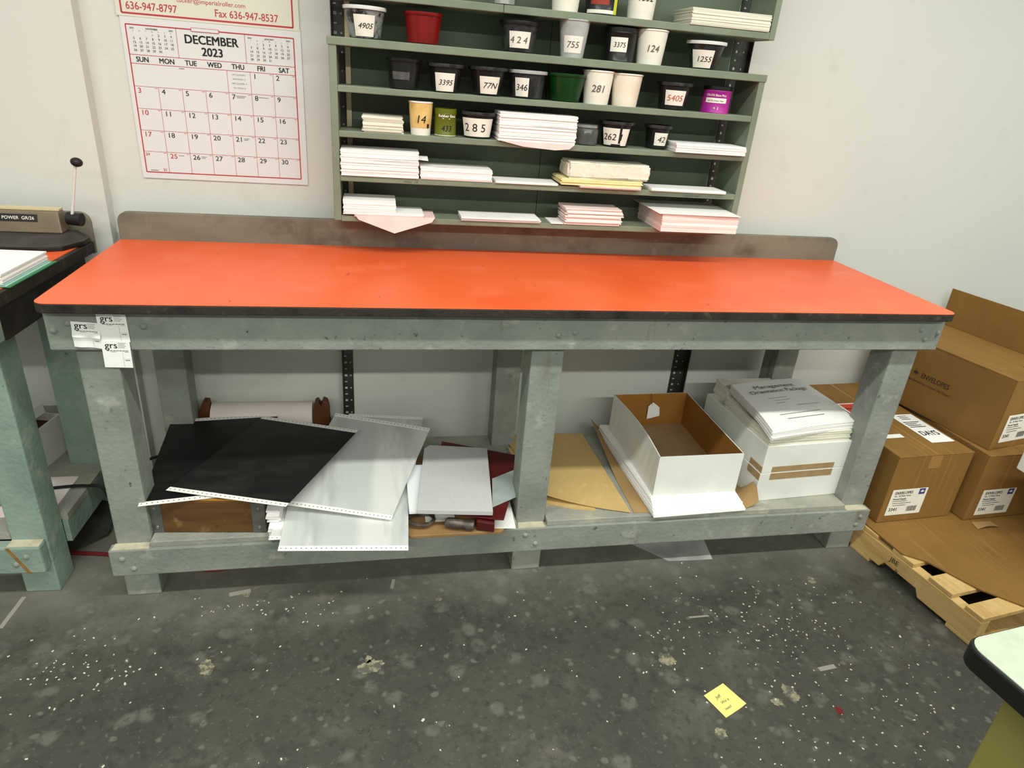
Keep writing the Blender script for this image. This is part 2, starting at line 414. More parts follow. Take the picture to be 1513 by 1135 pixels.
obj('floor_scuff', bm, M_chalk, floor)
bm = B(); splat(bm, 1.955, -.555, .012, z=.0009, seed=5)
o = obj('red_paint_spot', bm, M_redcord, floor)

# punched paper chads strewn over the floor
bm = B(); rnd = random.Random(3)
def chad(x, y):
    if y > -.0 and rnd.random() < .6: return
    s = rnd.choice((.0016, .0022, .0022, .003)); a = rnd.uniform(0, PI)
    box(bm, -s, s, -s * .62, s * .62, .0002, .0008, Matrix.Translation((x, y, 0)) @ Matrix.Rotation(a, 4, 'Z'))
for _ in range(120): chad(rnd.gauss(1.95, .16), rnd.gauss(-.24, .10))
for _ in range(80): chad(rnd.gauss(2.0, .2), rnd.gauss(-.55, .12))
for _ in range(60): chad(rnd.gauss(-.0, .1), rnd.gauss(-.19, .06))
for _ in range(50): chad(rnd.gauss(.45, .12), rnd.gauss(.0, .05))
for _ in range(35): chad(rnd.gauss(1.62, .1), rnd.gauss(-.3, .15))
for _ in range(150): chad(rnd.uniform(-.6, 2.4), rnd.uniform(-1.05, .03))
for _ in range(40):
    x, y, r = rnd.uniform(-.5, 2.35), rnd.uniform(-.95, .02), rnd.choice((.002, .003, .003, .0045))
    splat(bm, x, y, r, z=.0009, sy=rnd.uniform(.4, .9), seed=rnd.randint(0, 999))
tag(obj('paper_chads', bm, M_chad), 'tiny white punched paper chads strewn over the dark floor', 'paper chads', kind='stuff')

# ---------------------------------------------------------------- workbenches
H = .92
def bolts(parent, pts, y, world):
    for x, z in pts:
        b = B(); lathe(b, [(0, .006), (.004, .0055), (.008, .002), (.009, 0)], n=14, M=axis_matrix((x, y, z), (0, -1, 0)))
        obj('bolt', b, M_paint, parent, world=world, smooth=True)

def leg(root, x0, x1, y0, y1, m, chamfer=False):
    b = B()
    if not chamfer: box(b, x0, x1, y0, y1, 0, .89)
    else:
        box(b, x0, x1, y0, y1, 0, .89)
    return obj('leg', b, m, root, bevel=.004)

bench = thing('workbench', 'long grey painted workbench with orange laminate top under the green shelves', 'workbench', (0, 0, 0))
L, D = 2.454, .61
ot = rounded(0, L, 0, D - .0, .028, (1, 1, 0, 0))
top = obj('tabletop', prism(B(), ot, H - .024, H - .002), M_edge, bench, bevel=.002)
o = obj('laminate', prism(B(), rounded(.0008, L - .0008, .0008, D, .028, (1, 1, 0, 0)), H - .0018, H), M_lam, top, bevel=.0006)
o['label'] = 'orange laminate surface'
# backsplash with rounded top corners (drawn as a profile in x-z)
prof = [(0.0, H - .03)] + [(L, H - .03)]
prof = [(.0, .88), (L, .88)]
for i in range(7):
    a = i / 6 * PI / 2
    prof.append((L - .03 + .03 * math.cos(a), 1.003 - .03 + .03 * math.sin(a)))
for i in range(7):
    a = PI / 2 + i / 6 * PI / 2
    prof.append((.03 + .03 * math.cos(a), 1.003 - .03 + .03 * math.sin(a)))
Mxz = Matrix(((1, 0, 0, 0), (0, 0, -1, 0), (0, 1, 0, 0), (0, 0, 0, 1)))
obj('backsplash', prism(B(), prof, -(D + .02), -D, Mxz), M_splash, bench, bevel=.002)
ya = .042
ap = obj('front_apron', box(B(), .002, L + .006, ya, .0757, .789, H - .0242), M_paint, bench, bevel=.003)
bolts(ap, [(.018, .839), (.051, .858), (.214, .851), (2.385, .855), (2.446, .846), (2.406, .826), (1.245, .833), (1.29, .841)], ya, True)
obj('rear_apron', box(B(), .03, L - .03, .575, .608, .80, H - .03), M_paint, bench)
for xx in (.006, L - .04): obj('side_apron', box(B(), xx, xx + .034, .0757, .575, .80, H - .03), M_paint, bench)
for x0, x1 in ((.0406, .1325), (1.183, 1.277), (2.341, 2.433)):
    leg(bench, x0, x1, .0757, .168, M_paint)
for x0, x1 in ((.066, .158), (1.175, 1.262), (2.262, 2.350)):
    leg(bench, x0, x1, .522, .61, M_paint)
fr = obj('front_rail', box(B(), .028, 2.437, ya, .0757, .101, .189), M_paint, bench, bevel=.003)
b = B()
for x0, x1 in ((.034, .132), (1.186, 1.274), (2.345, 2.43)): prism(b, [(x0, .046), (x1, .046), (x1 - .004, .0752), (x0 + .004, .0752)], .1892, .1898)
o = obj('worn_ledge', b, M_worn, fr); o['label'] = 'beige worn ledges in front of the legs'
bolts(fr, [(2.405, .163), (2.397, .129), (.06, .16), (.085, .125), (1.21, .165), (1.245, .13)], ya, True)
obj('rear_rail', box(B(), .066, 2.35, .49, .522, .101, .189), M_paint, bench)
for xx in (.0, 2.437): pass
sb = B()
prism(sb, [(.135, .052), (1.181, .052), (1.181, .17), (1.228, .17), (1.228, .52), (.16, .52), (.16, .605), (1.17, .605), (1.17, .52), (.135, .52)][:6] + [(.135, .52)], .189, .207)
obj('shelf_board', sb, M_shelf, bench, bevel=.002)
sb = B(); prism(sb, [(1.279, .052), (2.339, .052), (2.339, .52), (1.229, .52), (1.229, .17), (1.279, .17)], .189, .2075)
obj('shelf_board', sb, M_shelf, bench, bevel=.002)
sb = B(); box(sb, .16, 1.174, .52, .60, .189, .207); box(sb, 1.264, 2.26, .52, .60, .189, .207)
obj('shelf_board', sb, M_shelf, bench)

# left neighbour bench, drawn in its own frame: x runs to the left from its right end
LBR = math.radians(-3)
lb = thing('workbench', 'grey-green workbench at the left edge holding the heavy hole punch', 'workbench', (-.092, .04, 0), LBR)
l2, d2 = 1.15, .545
t2 = obj('tabletop', prism(B(), rounded(-l2, 0, 0, d2, .028, (1, 1, 0, 0)), H - .034, H - .002), M_edge, lb, world=False, bevel=.002)
o = obj('laminate', prism(B(), rounded(-l2, -.012, .003, d2, .024, (1, 1, 0, 0)), H - .0018, H), M_lam, t2, world=False)
o['label'] = 'orange laminate surface'
prof = [(-l2, .88), (-.002, .88)]
for i in range(7):
    a = i / 6 * PI / 2
    prof.append((-.032 + .03 * math.cos(a), .972 + .03 * math.sin(a)))
prof.append((-l2, 1.002))
obj('backsplash', prism(B(), prof, -(d2 + .016), -d2, Mxz), M_splash, lb, world=False, bevel=.002)
obj('front_apron', box(B(), -l2, -.03, .03, .065, .789, H - .034), M_paint_b, lb, world=False, bevel=.003)
obj('side_apron', box(B(), -.062, -.026, .065, d2 - .02, .789, H - .034), M_edge, lb, world=False)  # dark edge colour instead of bench paint: shade between the benches painted in
for x1, y0 in ((-.062, .073), (-.062, .44)):
    obj('leg', box(B(), x1 - .092, x1, y0, y0 + .09, 0, .88), M_paint_b, lb, world=False, bevel=.004)
obj('leg', box(B(), -l2 + .03, -l2 + .12, .073, .163, 0, .88), M_paint_b, lb, world=False, bevel=.004)
obj('leg', box(B(), -l2 + .03, -l2 + .12, .44, .53, 0, .88), M_paint_b, lb, world=False, bevel=.004)
r2 = obj('front_rail', box(B(), -l2, -.066, .036, .073, .096, .187), M_paint_b, lb, world=False, bevel=.006)
o = obj('rust_streak', prism(B(), [(-.152, .186), (-.142, .186), (-.100, .098), (-.110, .098)], -.0358, -.0352, Mxz), M_rust, r2, world=False); o['label'] = 'ochre drip streak'
b = B(); prism(b, [(-.15, .040), (-.068, .040), (-.070, .0725), (-.15, .0725)], .1872, .1878); obj('worn_ledge', b, M_worn, r2, world=False)
bolts(r2, [(-.105, .155), (-.135, .13)], .036, False)
obj('shelf_board', prism(B(), [(-l2, .076), (-.155, .076), (-.155, .165), (-.045, .165), (-.045, .438), (-.155, .438), (-.155, .54), (-l2, .54)], .187, .207), M_shelf, lb, world=False)
obj('side_rail', box(B(), -.062, -.047, .163, .44, .11, .186), M_paint_b, lb, world=False)

# ---------------------------------------------------------------- paper tags taped to the apron
def grs(label, o, U, V, w, h, crumple=False):
    o = Vector(o); U = Vector(U).normalized(); V = Vector(V).normalized(); N = U.cross(V).normalized()
    def f(x, y):
        k = 0
        if crumple: k = .004 * math.exp(-((y - .45 * h) / .008) ** 2) + .002 * math.sin(x * 130) * (1 if y < .5 * h else .3)
        return o + U * x + V * y + N * (k + .0006)
    b = B(); n = 12; g = [[b.verts.new(f(w * i / n, h * j / n)) for i in range(n + 1)] for j in range(n + 1)]
    for j in range(n):
        for i in range(n): b.faces.new((g[j][i], g[j][i + 1], g[j + 1][i + 1], g[j + 1][i]))
    ex = bmesh.ops.extrude_face_region(b, geom=list(b.faces))
    for v in ex['geom']:
        if isinstance(v, bmesh.types.BMVert): v.co -= N * .0004
    t = thing('paper_tag', label, 'tag', tuple(o), 0, None)
    obj('sheet', b, M_paper, t)
    b = B(); ff = lambda dx, dy: (lambda x, y: f(x + dx, y + dy) + N * .0005)
    text(b, 'grs', ff(w * .11, h * .745), .023, .008)
    e = obj('lettering', b, M_ink, t)
    b = B(); q = ff(0, 0)
    for k in range(4): rect(b, q, w * .58, w * (.86 - .05 * (k % 2)), h * (.93 - k * .055), h * (.945 - k * .055))
    for k in range(7): rect(b, q, w * (.16 + k * .11), w * (.25 + k * .11), h * .635, h * .665)
    rect(b, q, w * .3, w * .5, h * .60, h * .612); rect(b, q, w * .78, w * .92, h * .60, h * .612)
    rect(b, q, w * .70, w * .706, h * .03, h * .62); rect(b, q, w * .70, w * .98, h * .33, h * .336)
    rect(b, q, w * .76, w * .93, h * .27, h * .30)
    obj('small_print', b, M_inkgrey, t)
yt = ya - .0012
grs('crumpled white paper tag, left of the three on the bench apron', (.057, yt - .001, .800), (1, 0, -.08), (.03, 0, 1), .060, .064, True)
grs('flat white paper tag, topmost of the three on the bench apron', (.116, yt - .0008, .812), (1, 0, -.01), (-.01, 0, 1), .064, .070)
grs('white paper tag, lowest of the three, hanging below the apron', (.115, yt - .003, .747), (1, 0, -.03), (.02, 0, 1), .062, .068)

# ---------------------------------------------------------------- wall calendar
cal = thing('wall_calendar', 'wall calendar page for December 2023 with red grid, left of the shelves', 'calendar', (.308, .70, 1.092))
YC = .6955
obj('page', box(B(), .066, .551, YC, YC + .0035, 1.092, 1.536), M_calpaper, cal)
obj('head_card', box(B(), .060, .549, YC - .0012, YC + .0035, 1.530, 1.80), M_cardpaper, cal)
pf = plane_f((0, YC - .0006, 0), (1, 0, 0), (0, 0, 1)); P0 = pf(0, 0)
pf2 = plane_f((0, YC - .0018, 0), (1, 0, 0), (0, 0, 1)); P2 = pf2(0, 0)
red = B(); grey = B(); blk = B(); head = B(); ttl = B(); mn = [B(), B()]
gx0, gx1, gt, gb = .0785, .5305, 1.510, 1.110
def line(b, f, x0, z0, x1, z1, w):
    if abs(x1 - x0) > abs(z1 - z0): rect(b, f, x0, x1, z0 - w / 2, z0 + w / 2)
    else: rect(b, f, x0 - w / 2, x0 + w / 2, min(z0, z1), max(z0, z1))
for z in (gt, gb): line(red, P0, gx0, z, gx1, z, .0032)
for x in (gx0, gx1): line(red, P0, x, gb, x, gt, .0032)
zh, zw = 1.4335, 1.4105
for z in (zh, zw): line(red, P0, gx0, z, gx1, z, .0014)
cw = (gx1 - gx0) / 7; rh = (zw - gb) / 5
for r in range(1, 5): line(red, P0, gx0, zw - r * rh, gx1, zw - r * rh, .0010)
for c in range(1, 7):
    line(red, P0, gx0 + c * cw, gb, gx0 + c * cw, zw - (0 if c > 3 else rh), .0010)
for x in (.2095, .394): line(red, P0, x, zh, x, gt, .0012)
rect(red, P2, .25, .325, gt - .005, gt + .005)
fW = plane_f((0, YC - .0022, 0), (1, 0, 0), (0, 0, 1))
wb = B(); rect(wb, pf2(0, 0), .2515, .3235, gt - .0038, gt + .0038)
for v in wb.verts: v.co.y -= .0002
text(ttl, 'DECEMBER', pf(.302, 1.474), .0320, .022, align='CENTER', sx=.93)
text(ttl, '2023', pf(.302, 1.444), .031, .022, align='CENTER', sx=.95)
for c, d in enumerate(('SUN', 'MON', 'TUE', 'WED', 'THU', 'FRI', 'SAT')):
    wkd = B(); text(wkd, d, pf(gx0 + (c + .5) * cw, 1.4155), .0190, .020, align='CENTER', sx=.92); obj('weekday_name', wkd, M_ink, cal)
day = 1
for r in range(5):
    for c in range(7):
        if r == 0 and c < 5: continue
        s = str(day)
        x = gx0 + c * cw + .0075; z = zw - r * rh - .0175
        isred = (c == 0) or day == 25
        if day == 24: text(red, '24', pf(gx0 + .004, zw - r * rh - .012), .0115, .012); text(red, '31', pf(gx0 + cw - .017, gb + .004), .0115, .012); rect(grey, P0, gx0 + .012, gx0 + .034, gb + .0045, gb + .0065)
        else: db = B(); text(db, s, pf(x, z), .0195, .006, sx=1.1); obj('date_number', db, M_inkred if isred else M_ink, cal)
        if day in (7, 8, 21, 25, 26): 
            rect(grey, P0, x + .024 - (.012 if day < 10 else 0), x + .040, z + .0085, z + .0100)
            if day in (7, 21, 26): rect(grey, P0, x + .024 - (.010 if day < 10 else 0), x + .036, z + .0045, z + .0060)
        rect(red, P0, gx0 + (c + 1) * cw - .010, gx0 + (c + 1) * cw - .003, zw - r * rh - .004, zw - r * rh - .0028)
        day += 1
        if day > 30: break
for k, (t_, dz) in enumerate((('LAST QUARTER 5', .012), ('NEW MOON 12', .024), ('FIRST QUARTER 19', .036), ('FULL MOON 26', .048))):
    text(grey, t_, pf(gx0 + 4.5 * cw, zw - dz), .0056, .0, align='CENTER', sx=.9)
rect(grey, P0, .206, .220, zw - .006, zw - .004)
def mini(x0, x1, first, n, name, yr, blk, grey):
    w = (x1 - x0) / 7
    text(blk, name, pf((x0 + x1) / 2, 1.4995), .0062, .014, align='CENTER'); text(blk, yr, pf(x0, 1.4995), .0056, .01); text(blk, yr, pf(x1 - .013, 1.4995), .0056, .01)
    for c, d in enumerate('SMTWTFS'): text(grey, d, pf(x0 + (c + .5) * w, 1.4935), .0045, 0, align='CENTER')
    d = 1; r = 0; c = first
    rows = 5
    while d <= n:
        text(blk, str(d), pf(x0 + (c + .5) * w, 1.4835 - r * .0102), .0086, .006, align='CENTER')
        d += 1; c += 1
        if c > 6: c = 0; r += 1
mini(.088, .203, 3, 30, 'NOVEMBER', '2023', mn[0], mn[0])
mini(.402, .522, 1, 31, 'JANUARY', '2024', mn[1], mn[1])
# the head card: red frame, phone and fax numbers
for x in (.074, .531): line(head, P2, x, 1.538, x, 1.79, .0045)
line(head, P2, .074, 1.538, .531, 1.538, .0045); line(head, P2, .074, 1.79, .531, 1.79, .0045)
text(head, '636-947-8797', pf2(.086, 1.548), .0275, .004, sx=.86)
text(head, 'Fax 636-947-8537', pf2(.318, 1.548), .0275, .004, sx=.86)
text(head, 'tucker@imperialroller.com', pf2(.312, 1.5765), .0165, .002, align='CENTER')
obj('red_print', red, M_inkred, cal); obj('month_title', ttl, M_ink, cal); [obj('small_month', q, M_inkgrey2, cal) for q in mn]; obj('grey_print', grey, M_inkgrey, cal)
obj('card_print', head, M_inkred, cal); obj('blank_patch', wb, M_calpaper, cal)

# ---------------------------------------------------------------- slotted posts and green shelves
def post(label, xa, xb, lip_left):
    """slotted steel angle standing on the floor against the wall: a flat flange with two rows of slots and a folded lip"""
    t = thing('slotted_post', label, 'post', ((xa + xb) / 2, .69, 0), 0)
    b = B(); pitch = .0254; n = int(2.0 / pitch); top = n * pitch
    def seg(u0, u1, z0, z1): box(b, u0, u1, .6968, .6990, z0, z1)
    w = xb - xa
    c1, c2 = (xa + w * .28, xa + w * .74)
    h1, h2 = .0046, .0028
    seg(xa, c1 - h1, 0, top); seg(c1 + h1, c2 - h2, 0, top); seg(c2 + h2, xb, 0, top)
    for c, hw, st in ((c1, h1, 1), (c2, h2, 2)):
        prev = 0
        for k in range(0, n, st):
            zc = (k + .5) * pitch; hh = hw if k % 2 == 0 else hw * .62
            seg(c - hw, c + hw, prev, zc - hh); prev = zc + hh
        seg(c - hw, c + hw, prev, top)
    obj('slotted_flange', b, M_post, t)
    x = xa if lip_left else xb
    obj('lip', box(B(), x - .0012, x + .0012, .670, .6967, 0, top), M_post, t)
post('dark slotted steel post behind the left end of the green shelves', .640, .677, True)
post('dark slotted steel post behind the right end of the green shelves', 1.926, 1.982, False)

YF, YB = .50, .655
bd = thing('green_back_board', 'green painted board on the wall behind the shelves, seamed in the middle', 'board', (1.28, .68, 1.04))
obj('left_panel', box(B(), .694, 1.2993, .668, .682, 1.03, 2.0), M_greenback, bd, bevel=.001)
obj('right_panel', box(B(), 1.3007, 1.908, .668, .682, 1.03, 2.0), M_greenback, bd, bevel=.001)

o = obj('cream_batten', box(B(), .679, .6935, .660, .690, 1.03, 2.0), M_batten, bd); o['label'] = 'cream strip at the left end'
lo = thing('shelf_unit', 'lower green open shelf unit with four bays of tubs and envelopes', 'shelf', (1.296, .58, 1.025))
obj('side_panel', box(B(), .640, .661, YF, YB, 1.025, 1.521), M_green, lo, bevel=.002)
obj('side_panel', box(B(), 1.934, 1.955, YF, YB, 1.025, 1.521), M_green, lo, bevel=.002)
obj('top_board', box(B(), .636, 1.957, YF - .003, YB, 1.500, 1.521), M_green, lo, bevel=.002)
for zt in (1.4005, 1.281, 1.158, 1.040):
    s = obj('shelf_board', box(B(), .661, 1.934, YF, YB, zt - .0175, zt), M_green, lo, bevel=.002)
    if zt == 1.158:
        b = B(); f = plane_f((0, YF - .0004, 0), (1, 0, 0), (0, 0, 1))
        text(b, 'misc 16', f(.845, 1.144), .014, .004, .3); text(b, 'pastel mix', f(1.755, 1.143), .012, .0, .3)
        obj('pencilled_note', b, M_inkpencil, s)
up = thing('shelf_unit', 'upper green shelf unit cut off by the top of the photo', 'shelf', (1.296, .58, 1.616))
obj('side_panel', box(B(), .640, .661, YF, YB, 1.616, 2.02), M_green, up, bevel=.002)
obj('side_panel', box(B(), 1.936, 1.955, YF, YB, 1.616, 2.02), M_green, up, bevel=.002)
for x0, x1 in ((.661, 1.117), (1.118, 1.936)): obj('shelf_board', box(B(), x0, x1, YF, YB, 1.617, 1.637), M_green, up, bevel=.002)
obj('shelf_board', box(B(), .661, 1.936, YF, YB, 1.86, 1.88), M_green, up, bevel=.002)
obj('top_board', box(B(), .636, 1.957, YF, YB, 2.02, 2.04), M_green, up, bevel=.002)

# ---------------------------------------------------------------- tubs, cups and cans
def cone_f(x, y, z, rb, rt, h, a0, eps=.0009):
    """surface of a tub: angle offset (metres of arc) and height -> point; angle 0 faces the room"""
    def mk(da, dz):
        def f(u, v):
            zz = dz + v; r = rb + (rt - rb) * zz / h + eps; a = a0 + (da + u) / max(rb, .01)
            return Vector((x + r * math.sin(a), y - r * math.cos(a), z + zz))
        return f
    return mk

def wrap(b, F, a0, a1, z0, z1, n=14):
    """curved patch; F = mk(0,0), arc coordinates"""
    g = [[b.verts.new(F(a0 + (a1 - a0) * i / n, z0 + (z1 - z0) * j / 3)) for i in range(n + 1)] for j in range(4)]
    for j in range(3):
        for i in range(n): b.faces.new((g[j][i], g[j][i + 1], g[j + 1][i + 1], g[j + 1][i]))

def tub(name, label, cat, kind, x, y, z, h, rb, rt, m, lid=None, lab=None, txt=None, tsize=.022, tm=None, toff=0.0, tz=None, group=None, bandm=None, labm=None, shear=.15, lidm=None):
    t = thing(name, label, cat, (x, y, z), 0, group)
    a0 = -math.atan2(x - .76, 2.1)
    b = B(); w = .0016
    if kind == 'deli':
        lathe(b, [(0, .001), (rb - .004, 0), (rb, .003), (rt - .004, h - .009), (rt - .001, h - .008), (rt, h - .006), (rt, h), (rt - .0022, h), (rt - .0045, h - .008), (rb - w, .004), (0, .004)], x, y, z)
        obj('body', b, m, t, smooth=True)
        if lid:
            b = B(); lathe(b, [(rt + .0012, h - .007), (rt + .0022, h - .003), (rt + .0018, h + .0018), (rt - .004, h + .0022), (rt - .007, h - .001), (0, h - .001), (0, h - .0025), (rt - .0058, h - .0025)], x, y, z)
            obj('lid', b, lid, t, smooth=True)
    elif kind == 'cup':
        lathe(b, [(0, .006), (rb - .003, .006), (rb - .002, 0), (rb, 0), (rt - .0008, h - .005)] +
              [(rt - .0008 + .0026 * math.cos(q), h - .0026 + .0026 * math.sin(q)) for q in (-1.2, -.6, 0, .6, 1.2, 1.9, 2.6)] + [(rt - .003, h - .005), (rb - w, .008), (0, .008)], x, y, z)
        obj('body', b, m, t, smooth=True)
    elif kind == 'can':
        lathe(b, [(0, .003), (rb - .003, .003), (rb - .002, 0), (rb + .0008, 0), (rb + .0012, .0015), (rb, .0032), (rt, h - .016), (rt + .0012, h - .0145), (rt, h - .013), (rt, h - .012), (0, h - .012)], x, y, z)
        obj('body', b, m, t, smooth=True)
        b = B(); lathe(b, [(rt + .0005, h - .0118), (rt + .001, h - .001), (rt - .001, h), (rt - .005, h), (rt - .006, h - .002), (0, h - .002)], x, y, z)
        obj('lid', b, lid or m, t, smooth=True)
    elif kind == 'jar':
        hb = h * .80; rn = rt * .86
        lathe(b, [(0, .002), (rb - .004, 0), (rb, .004), (rt, hb - .006), (rt - .003, hb), (rn, hb + .002), (0, hb + .002)], x, y, z)
        obj('body', b, m, t, smooth=True)
        b = B(); lathe(b, [(rn + .001, hb + .0022), (rn + .003, hb + .003), (rn + .003, h - .002), (rn + .001, h), (0, h)], x, y, z)
        obj('lid', b, lid or m, t, smooth=True)
    mk = cone_f(x, y, z, rb, rt, h, a0)
    if bandm:
        for (bn, b0, b1, z0, z1, mm) in bandm:
            b = B(); wrap(b, cone_f(x, y, z, rb, rt, h, a0, .0006)(0, 0), b0, b1, z0, z1); obj(bn, b, mm, t, smooth=True)
    pl = t
    if lab:
        b = B(); wrap(b, mk(0, 0), *lab); pl = obj('label', b, labm or M_label, t, smooth=True)
    if txt:
        b = B()
        zc = tz if tz is not None else ((lab[2] + lab[3]) / 2 - tsize * .36 if lab else h * .42)
        text(b, txt, cone_f(x, y, z, rb, rt, h, a0, .0015)(toff, zc), tsize, .004, shear, 'CENTER', sx=.9)
        obj('lettering', b, tm or M_ink, pl)
    return t
TG = None
TB = M_black
# on the top board of the lower unit, left to right
tub('deli_tub', 'cloudy plastic tub with white lid, labelled 4905, at left end of the highest open row', 'tub', 'deli', .738, .545, 1.521, .078, .0418, .0573, M_clear, M_whiteplastic, (-.025, .022, .006, .058), '4905', .019, shear=.35)
tub('plastic_cup', 'empty red plastic tub without a label', 'tub', 'deli', .898, .546, 1.521, .079, .0431, .0552, M_red)
tub('deli_tub', 'ink-blackened tub with wide label numbered 424', 'tub', 'deli', 1.175, .548, 1.521, .079, .0447, .0573, M_smoke, M_black, (-.024, .030, .012, .054), '4 2 4', .024, M_inkpencil)
tub('paper_cup', 'pale grey tub with ink stain above its faded 755 label', 'tub', 'cup', 1.335, .536, 1.521, .099, .0331, .0448, M_greytub, None, (-.024, .026, .012, .056), '755', .024, M_inkpencil)
tub('paint_can', 'shiny black can with small label numbered 3375', 'can', 'can', 1.483, .548, 1.521, .091, .0445, .0485, M_black, M_black, (-.026, .022, .026, .064), '3375', .019)
tub('paper_cup', 'tall white paper cup numbered 124 in pencil', 'cup', 'cup', 1.579, .541, 1.521, .094, .0376, .0466, M_cup, txt='124', tsize=.026, tm=M_inkpencil, toff=.006, tz=.034)
tub('deli_tub', 'clear-lidded tub with label numbered 1255 at right end of its row', 'tub', 'deli', 1.757, .542, 1.521, .075, .0389, .0589, M_smoke, M_whiteplastic, (-.030, .022, .004, .052), '1255', .021)
# on the upper unit
tub('paint_can', 'tin can with black body, left one at the top edge of the photo', 'can', 'can', 1.121, .54, 1.637, .112, .0372, .0372, M_black, M_tin, bandm=[('silver_band', -.055, .055, .001, .016, M_tin)])
tub('paper_cup', 'plain white paper cup at the top edge, left of the dark ink can', 'cup', 'cup', 1.302, .54, 1.637, .113, .0369, .0464, M_cup)
tub('ink_can', 'dark printed ink can with red and yellow label at the top edge', 'can', 'can', 1.413, .55, 1.637, .108, .047, .048, M_black, M_tin,
    bandm=[('red_print', -.032, .022, .026, .06, M_labelred), ('white_band', -.046, .040, .004, .013, M_label), ('yellow_print', .040, .056, .004, .05, M_labelyellow)])
tub('paper_cup', 'white paper cup numbered 1332 at the top edge, right of the dark ink can', 'cup', 'cup', 1.531, .54, 1.637, .11, .0374, .0451, M_cup, txt='1332', tsize=.024, toff=.010, tz=.046)
# second row
tub('deli_tub', 'black tub with a dull grey tape label, leftmost of the second row', 'tub', 'deli', .846, .544, 1.4005, .080, .0409, .0514, M_black, None, (-.030, .014, .026, .046), None, labm=M_labelgrey)
tub('deli_tub', 'black tub with square label numbered 3395', 'tub', 'deli', .965, .543, 1.4005, .074, .0398, .0514, M_black, M_smoke, (-.026, .024, .004, .052), '3395', .020, shear=.3)
tub('deli_tub', 'black tub with square label reading 77N', 'tub', 'deli', 1.089, .542, 1.4005, .075, .0395, .0562, M_black, M_smoke, (-.018, .030, .006, .052), '77N', .022, toff=.006, shear=.3)
tub('deli_tub', 'black tub with grey rim and blotted label numbered 346', 'tub', 'deli', 1.211, .549, 1.4005, .075, .0461, .0561, M_smoke, M_greytub, (-.034, .004, .006, .056), '346', .024, toff=-.015)
tub('plastic_cup', 'dark green plastic tub without a label', 'tub', 'deli', 1.330, .545, 1.4005, .077, .0424, .0596, M_greenpl)
tub('paper_cup', 'white paper cup numbered 281 beside the green tub', 'cup', 'cup', 1.426, .54, 1.4005, .093, .0373, .0465, M_cup, txt='281', tsize=.028, tm=M_inkpencil, toff=.004, tz=.034)
tub('paper_cup', 'smudged white paper cup without a number, right of cup 281', 'cup', 'cup', 1.518, .54, 1.4005, .091, .0375, .0467, M_cupdirty)
tub('deli_tub', 'dark tub with label numbered 5405 in red', 'tub', 'deli', 1.677, .544, 1.4005, .076, .0409, .0532, M_black, M_smoke, (-.020, .034, .014, .056), '5405', .024, M_inkredhand, toff=.006)
t = tub('ink_jar', 'purple labelled jar with black lid at right end of the second row', 'jar', 'can', 1.825, .548, 1.4005, .078, .043, .0435, M_purple, M_black,
        (-.032, .034, .030, .044), None)
b = B(); F_ = cone_f(1.825, .548, 1.4005, .043, .0435, .078, -math.atan2(1.825 - .76, 2.1), .0014)
text(b, 'Oil-Oil Base Plus', F_(.0, .049), .0088, .012, 0, 'CENTER'); text(b, '+ 1', F_(.004, .010), .013, .008, 0, 'CENTER')
obj('pale_lettering', b, M_label, t)
b = B(); text(b, 'Ink Oil Cleaner Paste', F_(.0, .0345), .0056, .004, 0, 'CENTER'); obj('small_print', b, M_ink, t)
# third row
tub('paper_cup', 'tan ink-stained cup with white foot numbered 14', 'cup', 'cup', .895, .531, 1.281, .092, .0283, .0342, M_cup, txt='14', tsize=.030, toff=.0, tz=.034,
    bandm=[('tan_stain', -.05, .05, .020, .088, M_tan), ('dark_smudge', .018, .026, .020, .032, M_ink)])
t = tub('ink_can', 'olive green can numbered 433 beside the tan cup', 'can', 'can', .968, .535, 1.281, .077, .0318, .0318, M_olive, M_olive, None, '433', .022, tz=.016, toff=.004,
        bandm=[('foot_band', -.055, .055, .0005, .004, M_label)])
b = B(); F_ = cone_f(.968, .535, 1.281, .0318, .0318, .077, -math.atan2(.968 - .76, 2.1), .001)
text(b, 'Rubber Base', F_(.006, .054), .0105, .016, 0, 'CENTER'); rect(b, F_(0, 0), -.008, .014, .049, .0505)
obj('white_print', b, M_label, t)
tub('deli_tub', 'grey tub with tall white wraparound label numbered 285', 'tub', 'deli', 1.066, .544, 1.281, .072, .0414, .0526, M_black, M_smoke, (-.044, .044, .006, .057), '2 8 5', .032, toff=-.006, shear=0)
tub('glass_jar', 'dark glass jar with bright metal lid, right of the tall envelope stack', 'jar', 'jar', 1.408, .539, 1.281, .061, .0364, .0374, M_glassgrey, M_tin)
t = tub('deli_tub', 'tub with white label numbered 2621 run over by black ink', 'tub', 'deli', 1.506, .544, 1.281, .073, .0407, .0543, M_black, M_smoke, (-.036, .038, .006, .056), '262 1', .027, toff=-.006)
b = B(); F_ = cone_f(1.506, .544, 1.281, .0407, .0543, .073, -math.atan2(1.506 - .76, 2.1), .0017)
wrap(b, F_(0, 0), .010, .016, .012, .068, 3); wrap(b, F_(0, 0), .013, .018, .022, .04, 3); wrap(b, F_(0, 0), -.01, .018, .006, .010, 4)
obj('ink_run', b, M_ink, t)
tub('deli_tub', 'dark brown-black tub with torn label numbered 42 behind the envelope stack', 'tub', 'deli', 1.652, .560, 1.281, .070, .0334, .0439, M_black, M_smoke, (-.006, .030, .012, .050), '42', .024, toff=.013)

